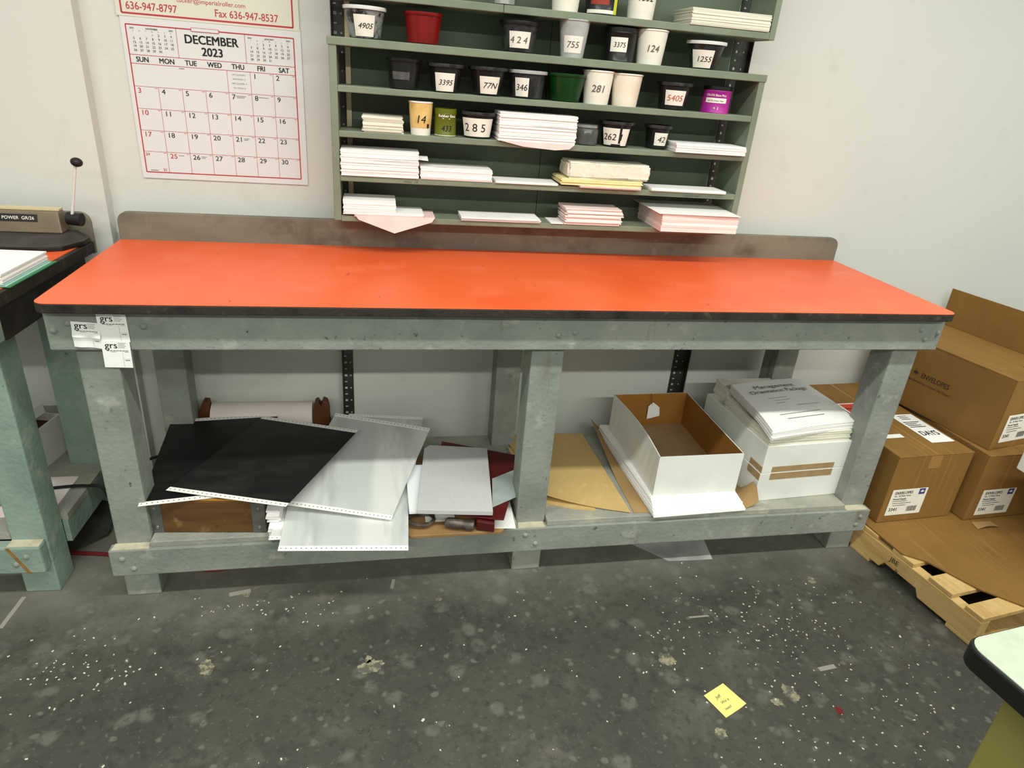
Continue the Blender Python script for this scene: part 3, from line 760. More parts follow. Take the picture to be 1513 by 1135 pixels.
# ---------------------------------------------------------------- envelopes and papers on the shelves
def stack(bm, x0, x1, y0, y1, z0, z1, n, jit=.002, seed=0, dx=0.0, M=None):
    rnd = random.Random(seed); h = (z1 - z0) / n
    for k in range(n):
        a = rnd.uniform(-jit, jit); c = rnd.uniform(-jit, jit); s = dx * k / max(n - 1, 1)
        box(bm, x0 + a + s, x1 + a + s, y0 + c, y1 + c, z0 + k * h + .00005, z0 + (k + 1) * h - .0001, M)
    return bm

def papers(name, label, cat, x0, x1, y0, y1, z0, z1, n, m=None, seed=0, jit=.002, dx=0.0, group=None):
    t = thing(name, label, cat, ((x0 + x1) / 2, (y0 + y1) / 2, z0), 0, group)
    obj('sheets', stack(B(), x0, x1, y0, y1, z0, z1, n, jit, seed, dx), m or M_edgep, t)
    return t
Y0 = YF + .001
z2, z3, z4, zu = 1.281, 1.158, 1.040, 1.637
papers('card_stack', 'stack of cream cards on the upper unit at its right end', 'card stack', 1.675, 1.929, YF - .004, .63, zu, zu + .044, 14, M_ivory, 1, .0012)
papers('card_stack', 'small stack of grey-white cards at left end of the third row', 'card stack', .728, .842, Y0, .60, z2, z2 + .0453, 12, M_ivory, 2, .003)
t = papers('envelope_stack', 'tall stack of white envelopes in the middle of the third row, pink flap below', 'envelopes', 1.123, 1.361, YF - .012, .60, z2 + .0015, z2 + .0814, 22, M_edgep, 3, .002)
b = B()
sheet(b, (1.123, YF - .012, z2 + .0008), (1.360, YF - .012, z2 + .0008), (1.360, .60, z2 + .0002), (1.123, .60, z2 + .0002), .0008, 4)
fl = [(1.130, YF - .0125, z2 + .001), (1.20, YF - .014, z2 - .012), (1.30, YF - .015, z2 - .017), (1.345, YF - .014, z2 - .012), (1.360, YF - .0125, z2 + .001)]
v = [b.verts.new(p) for p in fl] + [b.verts.new((p[0], p[1] + .0006, p[2])) for p in fl]
n5 = len(fl); b.faces.new(v[:n5]); b.faces.new(v[n5:][::-1])
for i in range(n5): b.faces.new((v[i], v[(i + 1) % n5], v[n5 + (i + 1) % n5], v[n5 + i]))
obj('pink_flap', b, M_pink, t)
papers('envelope_stack', 'low stack of white envelopes at right end of the third row', 'envelopes', 1.690, 1.930, YF - .016, .60, z2, z2 + .0267, 8, M_edgep, 4, .002)
# fourth row
t = papers('envelope_stack', 'thick stack of white envelopes at left end of the fourth row', 'envelopes', .664, .889, YF - .006, .60, z3, z3 + .0746, 20, M_edgep, 5, .0018)
b = B(); sheet(b, (.86, YF + .004, z3 + .056), (.918, YF + .004, z3 + .052), (.918, .55, z3 + .060), (.86, .55, z3 + .060), .0008, 4)
obj('loose_flap', b, M_paper, t)
papers('envelope_stack', 'low stack of white envelopes second from left in the fourth row', 'envelopes', .896, 1.113, YF - .004, .60, z3, z3 + .0357, 9, M_edgep, 6, .002)
papers('loose_envelopes', 'few flat white envelopes in the middle of the fourth row', 'envelopes', 1.125, 1.322, YF - .004, .59, z3, z3 + .0065, 3, M_paper, 7, .003)
t = papers('envelope_stack', 'pinkish envelopes lying lowest under the wrapped parcel', 'envelopes', 1.394, 1.594, YF - .022, .58, z3, z3 + .006, 3, M_pinkedge, 8, .003)
papers('envelope_stack', 'pale yellow envelopes under the wrapped parcel', 'envelopes', 1.330, 1.596, YF - .014, .60, z3 + .0065, z3 + .026, 7, M_yellowpaper, 9, .003)
t = thing('wrapped_parcel', 'shrink-wrapped cream parcel on the pale yellow envelopes', 'parcel', (1.484, .54, z3 + .0265))
b = B(); box(b, 1.349, 1.619, YF - .012, .60, z3 + .0265, z3 + .075)
bmesh.ops.bevel(b, geom=list(b.edges), offset=.006, segments=2, affect='EDGES')
bmesh.ops.subdivide_edges(b, edges=list(b.edges), cuts=3, use_grid_fill=True)
rnd = random.Random(5)
for v_ in b.verts: v_.co += Vector((rnd.uniform(-.0015, .0015), rnd.uniform(-.0015, .0015), rnd.uniform(-.0008, .0012)))
obj('wrapping', b, M_wrap, t, smooth=True)
papers('loose_envelopes', 'few flat white sheets at right end of the fourth row', 'envelopes', 1.630, 1.89, YF - .012, .58, z3, z3 + .0085, 3, M_paper, 10, .006)
# bottom row
t = thing('pink_envelope', 'open pink envelopes under the left stack of the bottom row, flap hanging down', 'envelope', (.82, .52, z4))
b = B(); stack(b, .700, .941, YF - .010, .60, z4 + .0002, z4 + .0055, 3, .002, 3)
obj('body', b, M_pink, t)
b = B()
fl = [(.702, YF - .0125, z4 + .004), (.712, YF - .016, z4 - .008), (.818, YF - .024, z4 - .044), (.932, YF - .016, z4 - .008), (.940, YF - .0125, z4 + .004)]
v = [b.verts.new(p) for p in fl] + [b.verts.new((p[0], p[1] + .0006, p[2])) for p in fl]
b.faces.new(v[:5]); b.faces.new(v[5:][::-1])
for i in range(5): b.faces.new((v[i], v[(i + 1) % 5], v[5 + (i + 1) % 5], v[5 + i]))
obj('flap', b, M_pink, t)
papers('envelope_stack', 'white envelopes between the narrow stack and the pink envelopes', 'envelopes', .667, .905, YF - .008, .60, z4 + .006, z4 + .0145, 3, M_edgep, 11, .004)
papers('envelope_stack', 'narrow white paper stack at left end of the bottom row', 'paper stack', .668, .823, YF - .004, .60, z4 + .015, z4 + .0485, 10, M_edgep, 12, .0015)
papers('envelope_stack', 'thin stack of white envelopes in the middle of the bottom row', 'envelopes', 1.026, 1.278, YF - .008, .59, z4, z4 + .0125, 4, M_edgep, 13, .005)
papers('envelope_stack', 'uneven stack of small pinkish envelopes in the bottom row', 'envelopes', 1.360, 1.548, YF - .006, .59, z4, z4 + .052, 13, M_pinkedge, 14, .006)
papers('loose_envelopes', 'white sheet sticking out left of the small pinkish envelopes', 'envelopes', 1.312, 1.358 - .005, YF - .004, .58, z4, z4 + .003, 1, M_paper, 15, .0)
t = papers('paper_ream', 'ream of pinkish paper at right end of the bottom row under a white sheet', 'paper', 1.664, 1.930, .438, .652, z4 + .0005, z4 + .056, 16, M_pinkedge, 16, .0022)
b = B(); sheet(b, (1.648, .432, z4 + .0575), (1.931, .430, z4 + .0570), (1.931, .655, z4 + .062), (1.640, .655, z4 + .062), .001, 6)
obj('cover_sheet', b, M_paper, t)

# ---------------------------------------------------------------- hole punch on the left bench
pu = thing('hole_punch', 'heavy hole punch with black base and tall chrome lever on the left bench', 'hole punch', (-.25, .52, H), math.radians(-2))
b = B()
pr_ = [(-.62, .432), (-.150, .432), (-.098, .452), (-.066, .520), (-.066, .568), (-.62, .568)]
tp_ = [(-.62, .470), (-.165, .470), (-.118, .488), (-.092, .530), (-.092, .560), (-.62, .560)]
def loft(b, lo_, z0, hi_, z1):
    a = [b.verts.new((p[0], p[1], z0)) for p in lo_]; c = [b.verts.new((p[0], p[1], z1)) for p in hi_]
    b.faces.new(a[::-1]); b.faces.new(c)
    for i in range(len(a)): b.faces.new((a[i], a[(i + 1) % len(a)], c[(i + 1) % len(a)], c[i]))
prism(b, pr_, H, H + .012)
obj('base_plate', b, M_rubber, pu, bevel=.002)
b = B(); loft(b, pr_, H + .0125, tp_, H + .036); obj('base', b, M_dark, pu, bevel=.002)
b = B(); loft(b, [(-.62, .505), (-.112, .505), (-.112, .562), (-.62, .562)], H + .0365, [(-.62, .522), (-.120, .522), (-.120, .562), (-.62, .562)], H + .094)
bo = obj('body', b, M_beige, pu, bevel=.003)
obj('cream_trim', box(B(), -.62, -.121, .534, .562, H + .0945, H + .0995), M_cream, pu)
b = B(); Np = Vector((0, -.0575, .017)).normalized(); Vp = Vector((0, .017, .0575)).normalized()
oo = Vector((-.62, .505, H + .0365)) + Vp * .030 + Np * .0008
fp = lambda dx, dy: (lambda x, y: oo + Vector((x + dx, 0, 0)) + Vp * (y + dy))
rect(b, fp(0, 0), 0, .448, 0, .021); pl = obj('nameplate', b, M_rubber, pu)
b = B(); oo2 = oo + Np * .0004; fp2 = lambda dx, dy: (lambda x, y: oo2 + Vector((x + dx, 0, 0)) + Vp * (y + dy))
text(b, 'CATE POWER  GR/26', fp2(.440, .0065), .0125, .0, 0, 'RIGHT', sx=.98); obj('lettering', b, M_label, pl)
b = B(); rod(b, (-.098, .530, .996), (-.062, .524, .994), .0185, 20); obj('hub', b, M_rubber, pu, smooth=True)
b = B(); rod(b, (-.085, .520, .999), (-.050, .520, 1.148), .0042, 12); obj('lever', b, M_chrome, pu, smooth=True)
b = B(); Mk = axis_matrix((-.049, .520, 1.140), (.23, 0, 1))
lathe(b, [(0, 0)] + [(.0155 * math.sin(k / 10 * PI), .0135 - .0125 * math.cos(k / 10 * PI)) for k in range(1, 10)] + [(0, .026)], n=24, M=Mk)
obj('knob', b, M_rubber, pu, smooth=True)
t = thing('paper_stack', 'stack of white paper in front of the hole punch', 'paper', (-.2, .22, H + .002))
MR = Matrix.Translation((-.085, .325, 0)) @ Matrix.Rotation(math.radians(-3), 4, 'Z')
obj('sheets', stack(B(), -.28, 0, -.216, 0, H + .0085, H + .033, 8, .003, 21, 0, MR), M_paper, t)
obj('teal_sheets', stack(B(), -.278, .004, -.214, .004, H + .0032, H + .0083, 3, .003, 22, 0, MR), M_teal, t)
obj('green_sheet', stack(B(), -.27, .014, -.216, .016, H + .0004, H + .003, 1, 0, 23, 0, MR), M_greensheet, t)

# left bench shelf
MB = Matrix.Rotation(math.radians(-13), 4, 'Z')
t = thing('white_carton', 'open white carton on the shelf of the left bench', 'carton', (-.40, .40, .207), 0)
MC = Matrix.Translation((-.260, .575, 0)) @ Matrix.Rotation(math.radians(-11), 4, 'Z')
b = B(); box(b, -.24, 0, -.36, -.357, .2075, .345, MC); box(b, -.24, 0, -.003, 0, .2075, .345, MC); box(b, -.24, -.237, -.357, -.003, .2075, .345, MC); box(b, -.003, 0, -.357, -.003, .2075, .345, MC); box(b, -.237, -.003, -.357, -.003, .2075, .21, MC)
obj('walls', b, M_whitebox, t)
b = B(); box(b, -.236, -.004, -.356, -.004, .211, .318, MC); obj('contents', b, M_maroon, t)
t = thing('flat_box', 'flat white box lying tilted on the open white carton', 'box', (-.36, .42, .345), 0)
ML = Matrix.Translation((-.290, .47, .375)) @ Matrix.Rotation(math.radians(-14), 4, 'Z') @ Matrix.Rotation(math.radians(-8), 4, 'Y')
b = B(); box(b, -.2, 0, -.22, .06, 0, .034, ML); obj('box_shell', b, M_whitebox, t, bevel=.002)
tag(obj('pink_sheets', sheet(B(), (-.34, .20, .208), (-.17, .20, .208), (-.165, .40, .208), (-.25, .40, .208), .004, 4), M_pinkedge, loc=(-.24, .3, .208)), 'pale lilac papers on the shelf of the left bench beside the carton', 'papers')
tag(obj('power_cable', tube(B(), [(-.30, .26, .216), (-.235, .318, .218), (-.17, .335, .217), (-.12, .335, .217), (-.075, .33, .21), (-.05, .33, .12), (-.06, .40, .03)], .005), M_rubber, smooth=True, loc=(-.235, .318, .21)), 'black cable crossing the shelf of the left bench', 'cable')
tag(obj('power_cable', tube(B(), [(-.03, .44, .006), (-.01, .45, .10), (.0, .46, .19), (.012, .47, .217), (.045, .49, .222), (.09, .495, .225)], .005), M_rubber, smooth=True, loc=(0, .45, .006)), 'black cable between the two benches behind the front leg', 'cable')
tag(obj('dark_sheet', sheet(B(), (-.20, .27, .002), (-.10, .36, .012), (-.10, .60, .07), (-.22, .60, .06), .003, 10, lambda u, v: .03 * math.sin(PI * u) * v), M_dark, loc=(-.15, .4, .002)), 'curved dark sheet on the floor between the benches', 'sheet')
tag(obj('red_cord', tube(B(), [(-.5, .33, .006), (-.219, .287, .006), (-.07, .263, .006), (.05, .222, .006), (.145, .205, .006), (.20, .172, .006), (.32, .170, .006), (.6, .30, .006)], .006), M_redcord, smooth=True, loc=(-.07, .263, 0)), 'red cord on the floor running under both benches', 'cord')

# ---------------------------------------------------------------- under the bench, left bay
ZS = .2078
MK = Matrix.Translation((.13, .094, 0)) @ Matrix.Rotation(math.radians(-5), 4, 'Z')
cr = thing('wooden_crate', 'brown wooden crate with metal corner straps under the black plates', 'crate', (.30, .27, ZS))
for nm, a in (('front_board', (0, .312, 0, .016)), ('rear_board', (0, .312, .354, .37)), ('side_board', (0, .016, .016, .354)), ('side_board', (.296, .312, .016, .354))):
    b = B(); box(b, a[0], a[1], a[2], a[3], ZS, ZS + .106, MK); obj(nm, b, M_crate, cr, bevel=.002)
b = B(); box(b, .002, .31, .002, .368, ZS + .1062, ZS + .1120, MK); obj('lid_board', b, M_crateedge, cr, bevel=.002)
b = B(); box(b, .016, .296, .016, .354, ZS, ZS + .01, MK); obj('bottom_board', b, M_crate, cr)
for x0 in (-.001, .278):
    b = B(); box(b, x0, x0 + .035, -.0015, 0, ZS + .002, ZS + .104, MK)
    if x0 > .1: box(b, .3125, .314, 0, .05, ZS + .002, ZS + .104, MK)
    st_ = obj('corner_strap', b, M_galv, cr)
    for zz in (.02, .085):
        b = B(); lathe(b, [(0, .003), (.004, .002), (.005, 0)], n=10, M=MK @ axis_matrix((x0 + .018, -.0016, ZS + zz), (0, -1, 0))); obj('rivet', b, M_tin, st_)

def plate(label, FL, FR, BR, BL, m, fn=None, name='printing_plate', back=True, group=None):
    c = (Vector(FL) + Vector(FR) + Vector(BR) + Vector(BL)) / 4
    t = thing(name, label, 'plate', tuple(c), 0, group)
    obj('plate_face', sheet(B(), FL, FR, BR, BL, .0007, 14, fn), m, t, smooth=True)
    for v0, v1 in ([(-.022, .018)] + ([(.975, 1.015)] if back else [])):
        b = B(); n = 30
        # white strip with a row of punched holes
        b = sheet(B(), FL, FR, BR, BL, .0004, 14, fn, v0=v0, v1=v1, lift=.0008)
        s = obj('edge_strip', b, M_strip, t)
        b = B(); vm = (v0 + v1) / 2
        for k in range(26):
            u = (k + .5) / 26
            sheet(b, FL, FR, BR, BL, .0002, 1, fn, u - .005, u + .005, vm - .004, vm + .004, lift=.0013)
        obj('punched_holes', b, M_inkgrey, s)
    return t
# papers and plates lying right of the crate, from the bottom up
papers('paper_stack', 'messy stack of white paper under the grey plates right of the crate', 'paper', .458, .80, .035, .40, ZS, .250, 12, M_edgep, 31, .006)
plate('pale plate end sticking out lowest at the left of the grey plates', (.462, .000, .2508), (.80, -.02, .2508), (.83, .33, .2512), (.50, .34, .2512), M_plate, lambda u, v: -.012 * max(0, .25 - v) / .25)
papers('paper_stack', 'narrow stack of white papers between the crate and the lower grey plate', 'paper', .450, .484, .05, .33, .2530, .292, 9, M_edgep, 36, .004)
plate('lower grey plate hanging over the front rail', (.490, -.045, .2562), (.842, -.075, .2562), (.862, .37, .2575), (.512, .39, .2575), M_plate, lambda u, v: -.020 * max(0, .30 - v) / .30)
plate('grey plate end peeping out behind the upper grey plate', (.62, .25, .264), (.87, .21, .264), (.925, .578, .302), (.66, .618, .302), M_plate, lambda u, v: -.004 + .004 * math.sin(PI * v))
plate('upper grey plate leaning right of the black plates', (.500, .105, .282), (.800, .034, .262), (.940, .457, .318), (.614, .577, .322), M_plate, lambda u, v: .004 * math.sin(PI * v))
plate('lower black plate lying flat on the wooden crate', (.118, .070, .3215), (.462, .118, .3215), (.42, .575, .325), (.084, .545, .325), M_plateblack)
plate('upper black plate lying crosswise on the other black plate', (.179, .130, .330), (.512, .030, .326), (.694, .420, .338), (.376, .535, .338), M_plateblackb, lambda u, v: .006 * math.sin(PI * u) * math.sin(PI * v))
# paper roll in a wooden cradle
t = thing('paper_roll', 'pale paper roll lying in the dark wooden cradle behind the black plates', 'roll', (.37, .60, .27))
b = B(); rod(b, (.200, .612, .305), (.535, .612, .303), .050, 36); obj('roll_body', b, M_roll, t, smooth=True)
t = thing('roll_cradle', 'dark brown wooden cradle holding the pale paper roll', 'cradle', (.37, .60, ZS))
def cheek(tri, y0, y1):
    return prism(B(), tri, -y1, -y0, Mxz)
obj('cheek', cheek([(.120, ZS), (.198, ZS), (.198, .34), (.196, .372), (.178, .374), (.150, .305), (.128, .285)], .585, .625), M_darkwood, t, bevel=.003)
obj('cheek', cheek([(.539, ZS), (.596, ZS), (.594, .34), (.588, .366), (.574, .372), (.566, .352), (.556, .370), (.546, .365), (.540, .34)], .585, .625), M_darkwood, t, bevel=.003)
obj('base_bar', box(B(), .198, .539, .60, .63, ZS, ZS + .025), M_darkwood, t)

# clutter beside the middle leg
tag(obj('hardboard', prism(B(), rounded(.840, 1.135, .0, .34, .02), ZS, .219), M_brownboard, bevel=.002, loc=(.99, .17, ZS)), 'brown hardboard lying lowest beside the middle leg', 'board')
b = B(); prism(b, [(1.07, .018), (1.168, .006), (1.176, .16), (1.08, .24)], .2195, .222)
tag(obj('white_sheet', b, M_paper, loc=(1.12, .1, .2195)), 'white paper corner showing right of the maroon boards', 'paper')
t = thing('ink_knife', 'grimy wrapped tool lying on the brown hardboard under the chipboard pad', 'tool', (1.0, .02, .222))
b = B(); lathe(b, [(0, 0), (.010, .001), (.0155, .008), (.017, .03), (.0145, .055), (.0165, .075), (.0150, .088), (0, .09)], n=18, M=axis_matrix((.955, .033, .2375), (1, -.28, 0)))
obj('handle', b, M_tool, t, smooth=True)
tag(obj('maroon_block', prism(B(), [(1.046, .006), (1.098, -.012), (1.114, .08), (1.056, .09)], .2225, .256), M_maroon, bevel=.004, loc=(1.08, .04, .2225)), 'small dark red block at the front of the clutter', 'block')
t = thing('scissors', 'dark tool with a looped handle left of the wrapped tool', 'tool', (.88, .04, .222))
b = B(); tube(b, [(.846, .05, .232), (.87, .03, .235), (.905, .03, .234), (.925, .06, .232), (.905, .09, .232), (.87, .09, .232), (.85, .07, .232)], .0055); obj('handle_loop', b, M_tool, t, smooth=True)
b = B(); box(b, .85, .93, .085, .105, .2225, .236); obj('blade', b, M_tool, t)
papers('paper_stack', 'thin stack of white papers under the wrapped tool', 'paper', .90, .99, .062, .30, .2195, .2222, 1, M_paper, 33, 0)
papers('wood_strips', 'pale brown strips directly under the chipboard pad', 'strip', .885, 1.04, .11, .38, .2225, .2605, 3, M_brownboard, 34, .004)
tag(obj('maroon_board', prism(B(), [(.90, .06), (1.10, -.002), (1.126, -.006), (1.226, .275), (1.24, .352), (.985, .465)], .2612, .2655), M_maroon, bevel=.001, loc=(1.08, .2, .2612)), 'large dark red board lying askew under the chipboard pad', 'board')
papers('card_stack', 'strip of white cards showing left of the chipboard pad', 'card stack', .850, .98, .042, .30, .2662, .2735, 4, M_cool, 35, .001)
tag(obj('chipboard_pad', prism(B(), [(.872, .030), (1.093, .004), (1.131, .368), (.938, .400), (.916, .38)], .2745, .2895), M_greyboard, bevel=.001, loc=(1.0, .2, .2745)), 'pale grey chipboard pad lying on top of the clutter', 'pad')
tag(obj('metal_sheet', sheet(B(), (1.100, .052, .268), (1.182, .100, .268), (1.212, .248, .276), (1.122, .196, .276), .0012, 8, lambda u, v: .006 * math.sin(PI * v)), M_shiny, smooth=True, loc=(1.16, .15, .268)), 'small shiny pale metal sheet between the pad and the middle leg', 'sheet')

# ---------------------------------------------------------------- under the bench, right bay
def curl(u, v): return .030 * max(0, .42 - u) ** 2 * 5 * (1 - v) ** 2 + .012 * max(0, u - .7) * max(0, v - .4)
tag(obj('manila_sheet', prism(B(), [(1.235, .17), (1.296, .14), (1.38, .105), (1.45, .09), (1.45, .50), (1.235, .50)], ZS, .2105), M_manila, loc=(1.37, .3, ZS)), 'manila sheet lying lowest beside the middle leg', 'sheet')
b = B()
sheet(b, (1.300, .150, .212), (1.560, .066, .212), (1.545, .585, .212), (1.232, .590, .212), .001, 16, lambda u, v: .034 * max(0, .8 - u) ** 2 * max(0, 1 - 1.6 * v) + .006 * math.sin(PI * u) * math.sin(PI * v))
tag(obj('manila_sheet', b, M_manila, smooth=True, loc=(1.4, .3, .212)), 'large manila sheet with curling front edge left of the white box', 'sheet')
b = B()
sheet(b, (1.572, .068, .2085), (2.006, .060, .2085), (1.98, .60, .2085), (1.585, .62, .2085), .001, 20, lambda u, v: .050 * max(0, .12 - u) / .12 * max(0, v - .35) / .65 + .075 * (max(0, u - .92) / .08) * math.exp(-((v - .08) / .08) ** 2))
tag(obj('kraft_sheet', b, M_kraft, smooth=True, loc=(1.8, .3, .209)), 'brown kraft wrapping paper under the white paper and open white box', 'kraft paper')
t = thing('paper_stack', 'fanned stack of large white paper under the open white box', 'paper', (1.79, .3, .211))
b = B(); rnd = random.Random(8)
for k in range(14):
    z = .2112 + k * .0027
    s = .060 * (k / 13) ** 1.4; j = rnd.uniform(-.002, .002); sk = .02 * (k / 13)
    prism(b, [(1.627 + s * .10 + j, .034 + s), (1.956 - s * .25 + j, .047 + s), (1.945 + j, .575 + j), (1.612 + j * 2, .585 + j)], z, z + .00255)
obj('sheets', b, M_paper, t)
wb_ = thing('open_white_box', 'open white carton lined brown with a paper tag hanging inside', 'box', (1.79, .33, .2495))
z0, z1 = .2495, .395; c = [(1.642, .102), (1.940, .107), (1.944, .566), (1.640, .556)]
def wallp(b, p, q, bow=0.0, inset=.003, n=10):
    p = Vector((*p, 0)); q = Vector((*q, 0)); d = (q - p); nrm = Vector((-d.y, d.x, 0)).normalized()
    for s_ in range(n):
        for (k0, k1) in ((0, 1),):
            u0, u1 = s_ / n, (s_ + 1) / n
            def P_(u, w, top):
                bb = bow * math.sin(PI * u) * (1 if top else .15)
                return p + d * u + nrm * (w + bb) + Vector((0, 0, z1 if top else z0))
            a = [P_(u0, 0, 0), P_(u1, 0, 0), P_(u1, inset, 0), P_(u0, inset, 0)]; e = [P_(u0, 0, 1), P_(u1, 0, 1), P_(u1, inset, 1), P_(u0, inset, 1)]
            va = [b.verts.new(x) for x in a]; ve = [b.verts.new(x) for x in e]
            b.faces.new((va[0], va[1], ve[1], ve[0])).material_index = 0
            b.faces.new((va[3], ve[3], ve[2], va[2])).material_index = 1
            b.faces.new((ve[0], ve[1], ve[2], ve[3])).material_index = 0
for i, nm in enumerate(('front_wall', 'right_wall', 'rear_wall', 'left_wall')):
    b = B(); wallp(b, c[i], c[(i + 1) % 4], bow=(.016 if nm == 'left_wall' else 0)); obj(nm, b, [M_whitebox, M_cardin], wb_, smooth=False)
b = B(); prism(b, [(1.645, .106), (1.937, .110), (1.941, .562), (1.644, .552)], z0, .262); obj('bottom_panel', b, M_tape, wb_)
hang = thing('hanging_tag', 'white paper tag on a string hanging inside the open white box', 'tag', (1.80, .552, .30))
b = B(); M_ = Matrix(((1, 0, 0, 0), (0, 0, -1, .5505), (0, 1, 0, 0), (0, 0, 0, 1)))
prism(b, [(1.787, .290), (1.838, .303), (1.832, .340), (1.802, .362), (1.786, .345)], 0, .0006, M_); obj('tag_card', b, M_paper, hang)
obj('string', tube(B(), [(1.80, .5495, .352), (1.794, .551, .375), (1.792, .553, .392), (1.792, .562, .396)], .0008, 6), M_darkwood, hang)

MX = Matrix.Translation((2.013, .099, 0)) @ Matrix.Rotation(math.radians(3.6), 4, 'Z')
for lab_, za, zb, tz0, tz1, off in (('lower taped white box beside the right front leg', ZS, .3185, .292, .317, .0), ('upper taped white box carrying the booklets', .319, .4235, .3225, .343, .002)):
    t = thing('white_box', lab_, 'box', (2.17, .3, za), math.radians(3.6))
    b = B(); box(b, off, .335 + off, 0, .40, za, zb, MX); obj('carton_body', b, M_whitebox, t, bevel=.002)
    b = B(); box(b, .04, .285, -.0012, .0, tz0, tz1, MX); box(b, off - .0012, off, .0, .07, tz0, tz1, MX); obj('tape', b, M_tape, t)
papers('paper_stack', 'stack of white paper on the rear of the taped boxes behind the booklets', 'paper', 2.022, 2.245, .418, .512, .4238, .478, 10, M_ivory, 41, .003)
t = thing('paper_stack', 'ivory paper stack between the upper taped box and the booklets', 'paper', (2.17, .25, .4238))
obj('sheets', stack(B(), .008, .322, .008, .288, .4238, .4620, 12, .003, 42, 0, MX), M_ivory, t)
bk = thing('booklet_stack', 'curled stack of printed white booklets on top of the taped boxes', 'booklets', (2.17, .25, .4556))
b = B()
FLb, FRb, BRb, BLb = (2.004, .082, 0), (2.350, .140, 0), (2.326, .455, 0), (2.022, .405, 0)
droop = lambda u, v: -.012 * max(0, .35 - v) ** 1.5 / .2 + .004 * math.sin(PI * u)
for k in range(12):
    rnd = random.Random(k); j = [rnd.uniform(-.004, .004) for _ in range(4)]
    q = [Vector(p) + Vector((j[i % 2], j[2 + i % 2] * .6, .4700 + k * .0028)) for i, p in enumerate((FLb, FRb, BRb, BLb))]
    sheet(b, *q, .0026, 10, droop)
obj('booklets', b, M_paper, bk, smooth=False)
b = B(); fb = lambda dx, dy: (lambda x, y: Vector(FLb) * (1 - (x + dx)) * (1 - (y + dy)) + Vector(FRb) * (x + dx) * (1 - (y + dy)) + Vector(BRb) * (x + dx) * (y + dy) + Vector(BLb) * (1 - (x + dx)) * (y + dy) + Vector((0, 0, .5062 + droop(x + dx, y + dy))))
text(b, 'Management', fb(.5, .80), .11, .0, 0, 'CENTER', 1.0); text(b, 'Orientation Package', fb(.5, .69), .11, .0, 0, 'CENTER', .86)
obj('title', b, M_inkgrey2, bk)
b = B()
for (u, v, w) in ((.25, .56, .25), (.3, .50, .2), (.28, .44, .12), (.5, .36, .3), (.2, .22, .5), (.25, .14, .45)): rect(b, fb(0, 0), u, u + w, v, v + .008)
obj('small_print', b, M_inkgrey, bk)

# ---------------------------------------------------------------- pallet and cartons
PM = math.radians(8)
pal = thing('pallet', 'pale wooden pallet under the brown cartons right of the bench', 'pallet', (2.512, -.400, 0), PM)
def pb(nm, x0, x1, y0, y1, z0, z1, m=M_wood):
    return obj(nm, box(B(), x0, x1, y0, y1, z0, z1), m, pal, world=False, bevel=.002)
DY = .93
for yy in (0.0, .40, .80): pb('bottom_board', .0, 1.0, yy, yy + .09, .0, .014)
Myz = Matrix(((0, 0, 1, 0), (1, 0, 0, 0), (0, 1, 0, 0), (0, 0, 0, 1)))
for i, x0 in enumerate((.0, .48, .96)):
    b = B(); prism(b, [(0, .0145), (.20, .0145), (.215, .040), (.345, .040), (.36, .0145), (.58, .0145), (.595, .04), (.72, .04), (.735, .0145), (DY, .0145), (DY, .094), (0, .094)], x0, x0 + .038, Myz)
    s = obj('stringer', b, M_wood, pal, world=False, bevel=.002)
    if i == 0:
        b = B(); f = plane_f((-.0006, 0, 0), (0, -1, 0), (0, 0, 1))
        text(b, 'JBE', f(-.33, .062), .026, .006, .1); text(b, 'B', f(-.30, .034), .022, .006); obj('stamp', b, M_inkbrown, s, world=False)
for yy, w in ((.0, .06), (.105, .085), (.25, .085), (.40, .085), (.55, .085), (.70, .085), (.84, .09)): pb('deck_board', .002, 1.0, yy, yy + w, .0945, .1105)
b = B()
prism(b, [(2.455, .075), (2.470, -.105), (2.530, -.150), (2.60, -.285), (2.70, -.385), (3.30, -.36), (3.36, .42), (2.40, .43)], .1115, .1165)
tag(obj('cardboard_sheet', b, M_card, loc=(2.9, .05, .1115)), 'flat brown cardboard sheet covering the pallet under the cartons', 'cardboard')

def maple(b, f, s):
    pts = [(0, -.5), (.06, -.12), (.42, -.2), (.34, -.02), (.5, .16), (.26, .16), (.2, .3), (.1, .2), (0, .55), (-.1, .2), (-.2, .3), (-.26, .16), (-.5, .16), (-.34, -.02), (-.42, -.2), (-.06, -.12)]
    c0 = b.verts.new(f(0, .05 * s)); v = [b.verts.new(f(x * s, y * s)) for x, y in pts]
    for i in range(len(v)): b.faces.new((c0, v[i], v[(i + 1) % len(v)]))

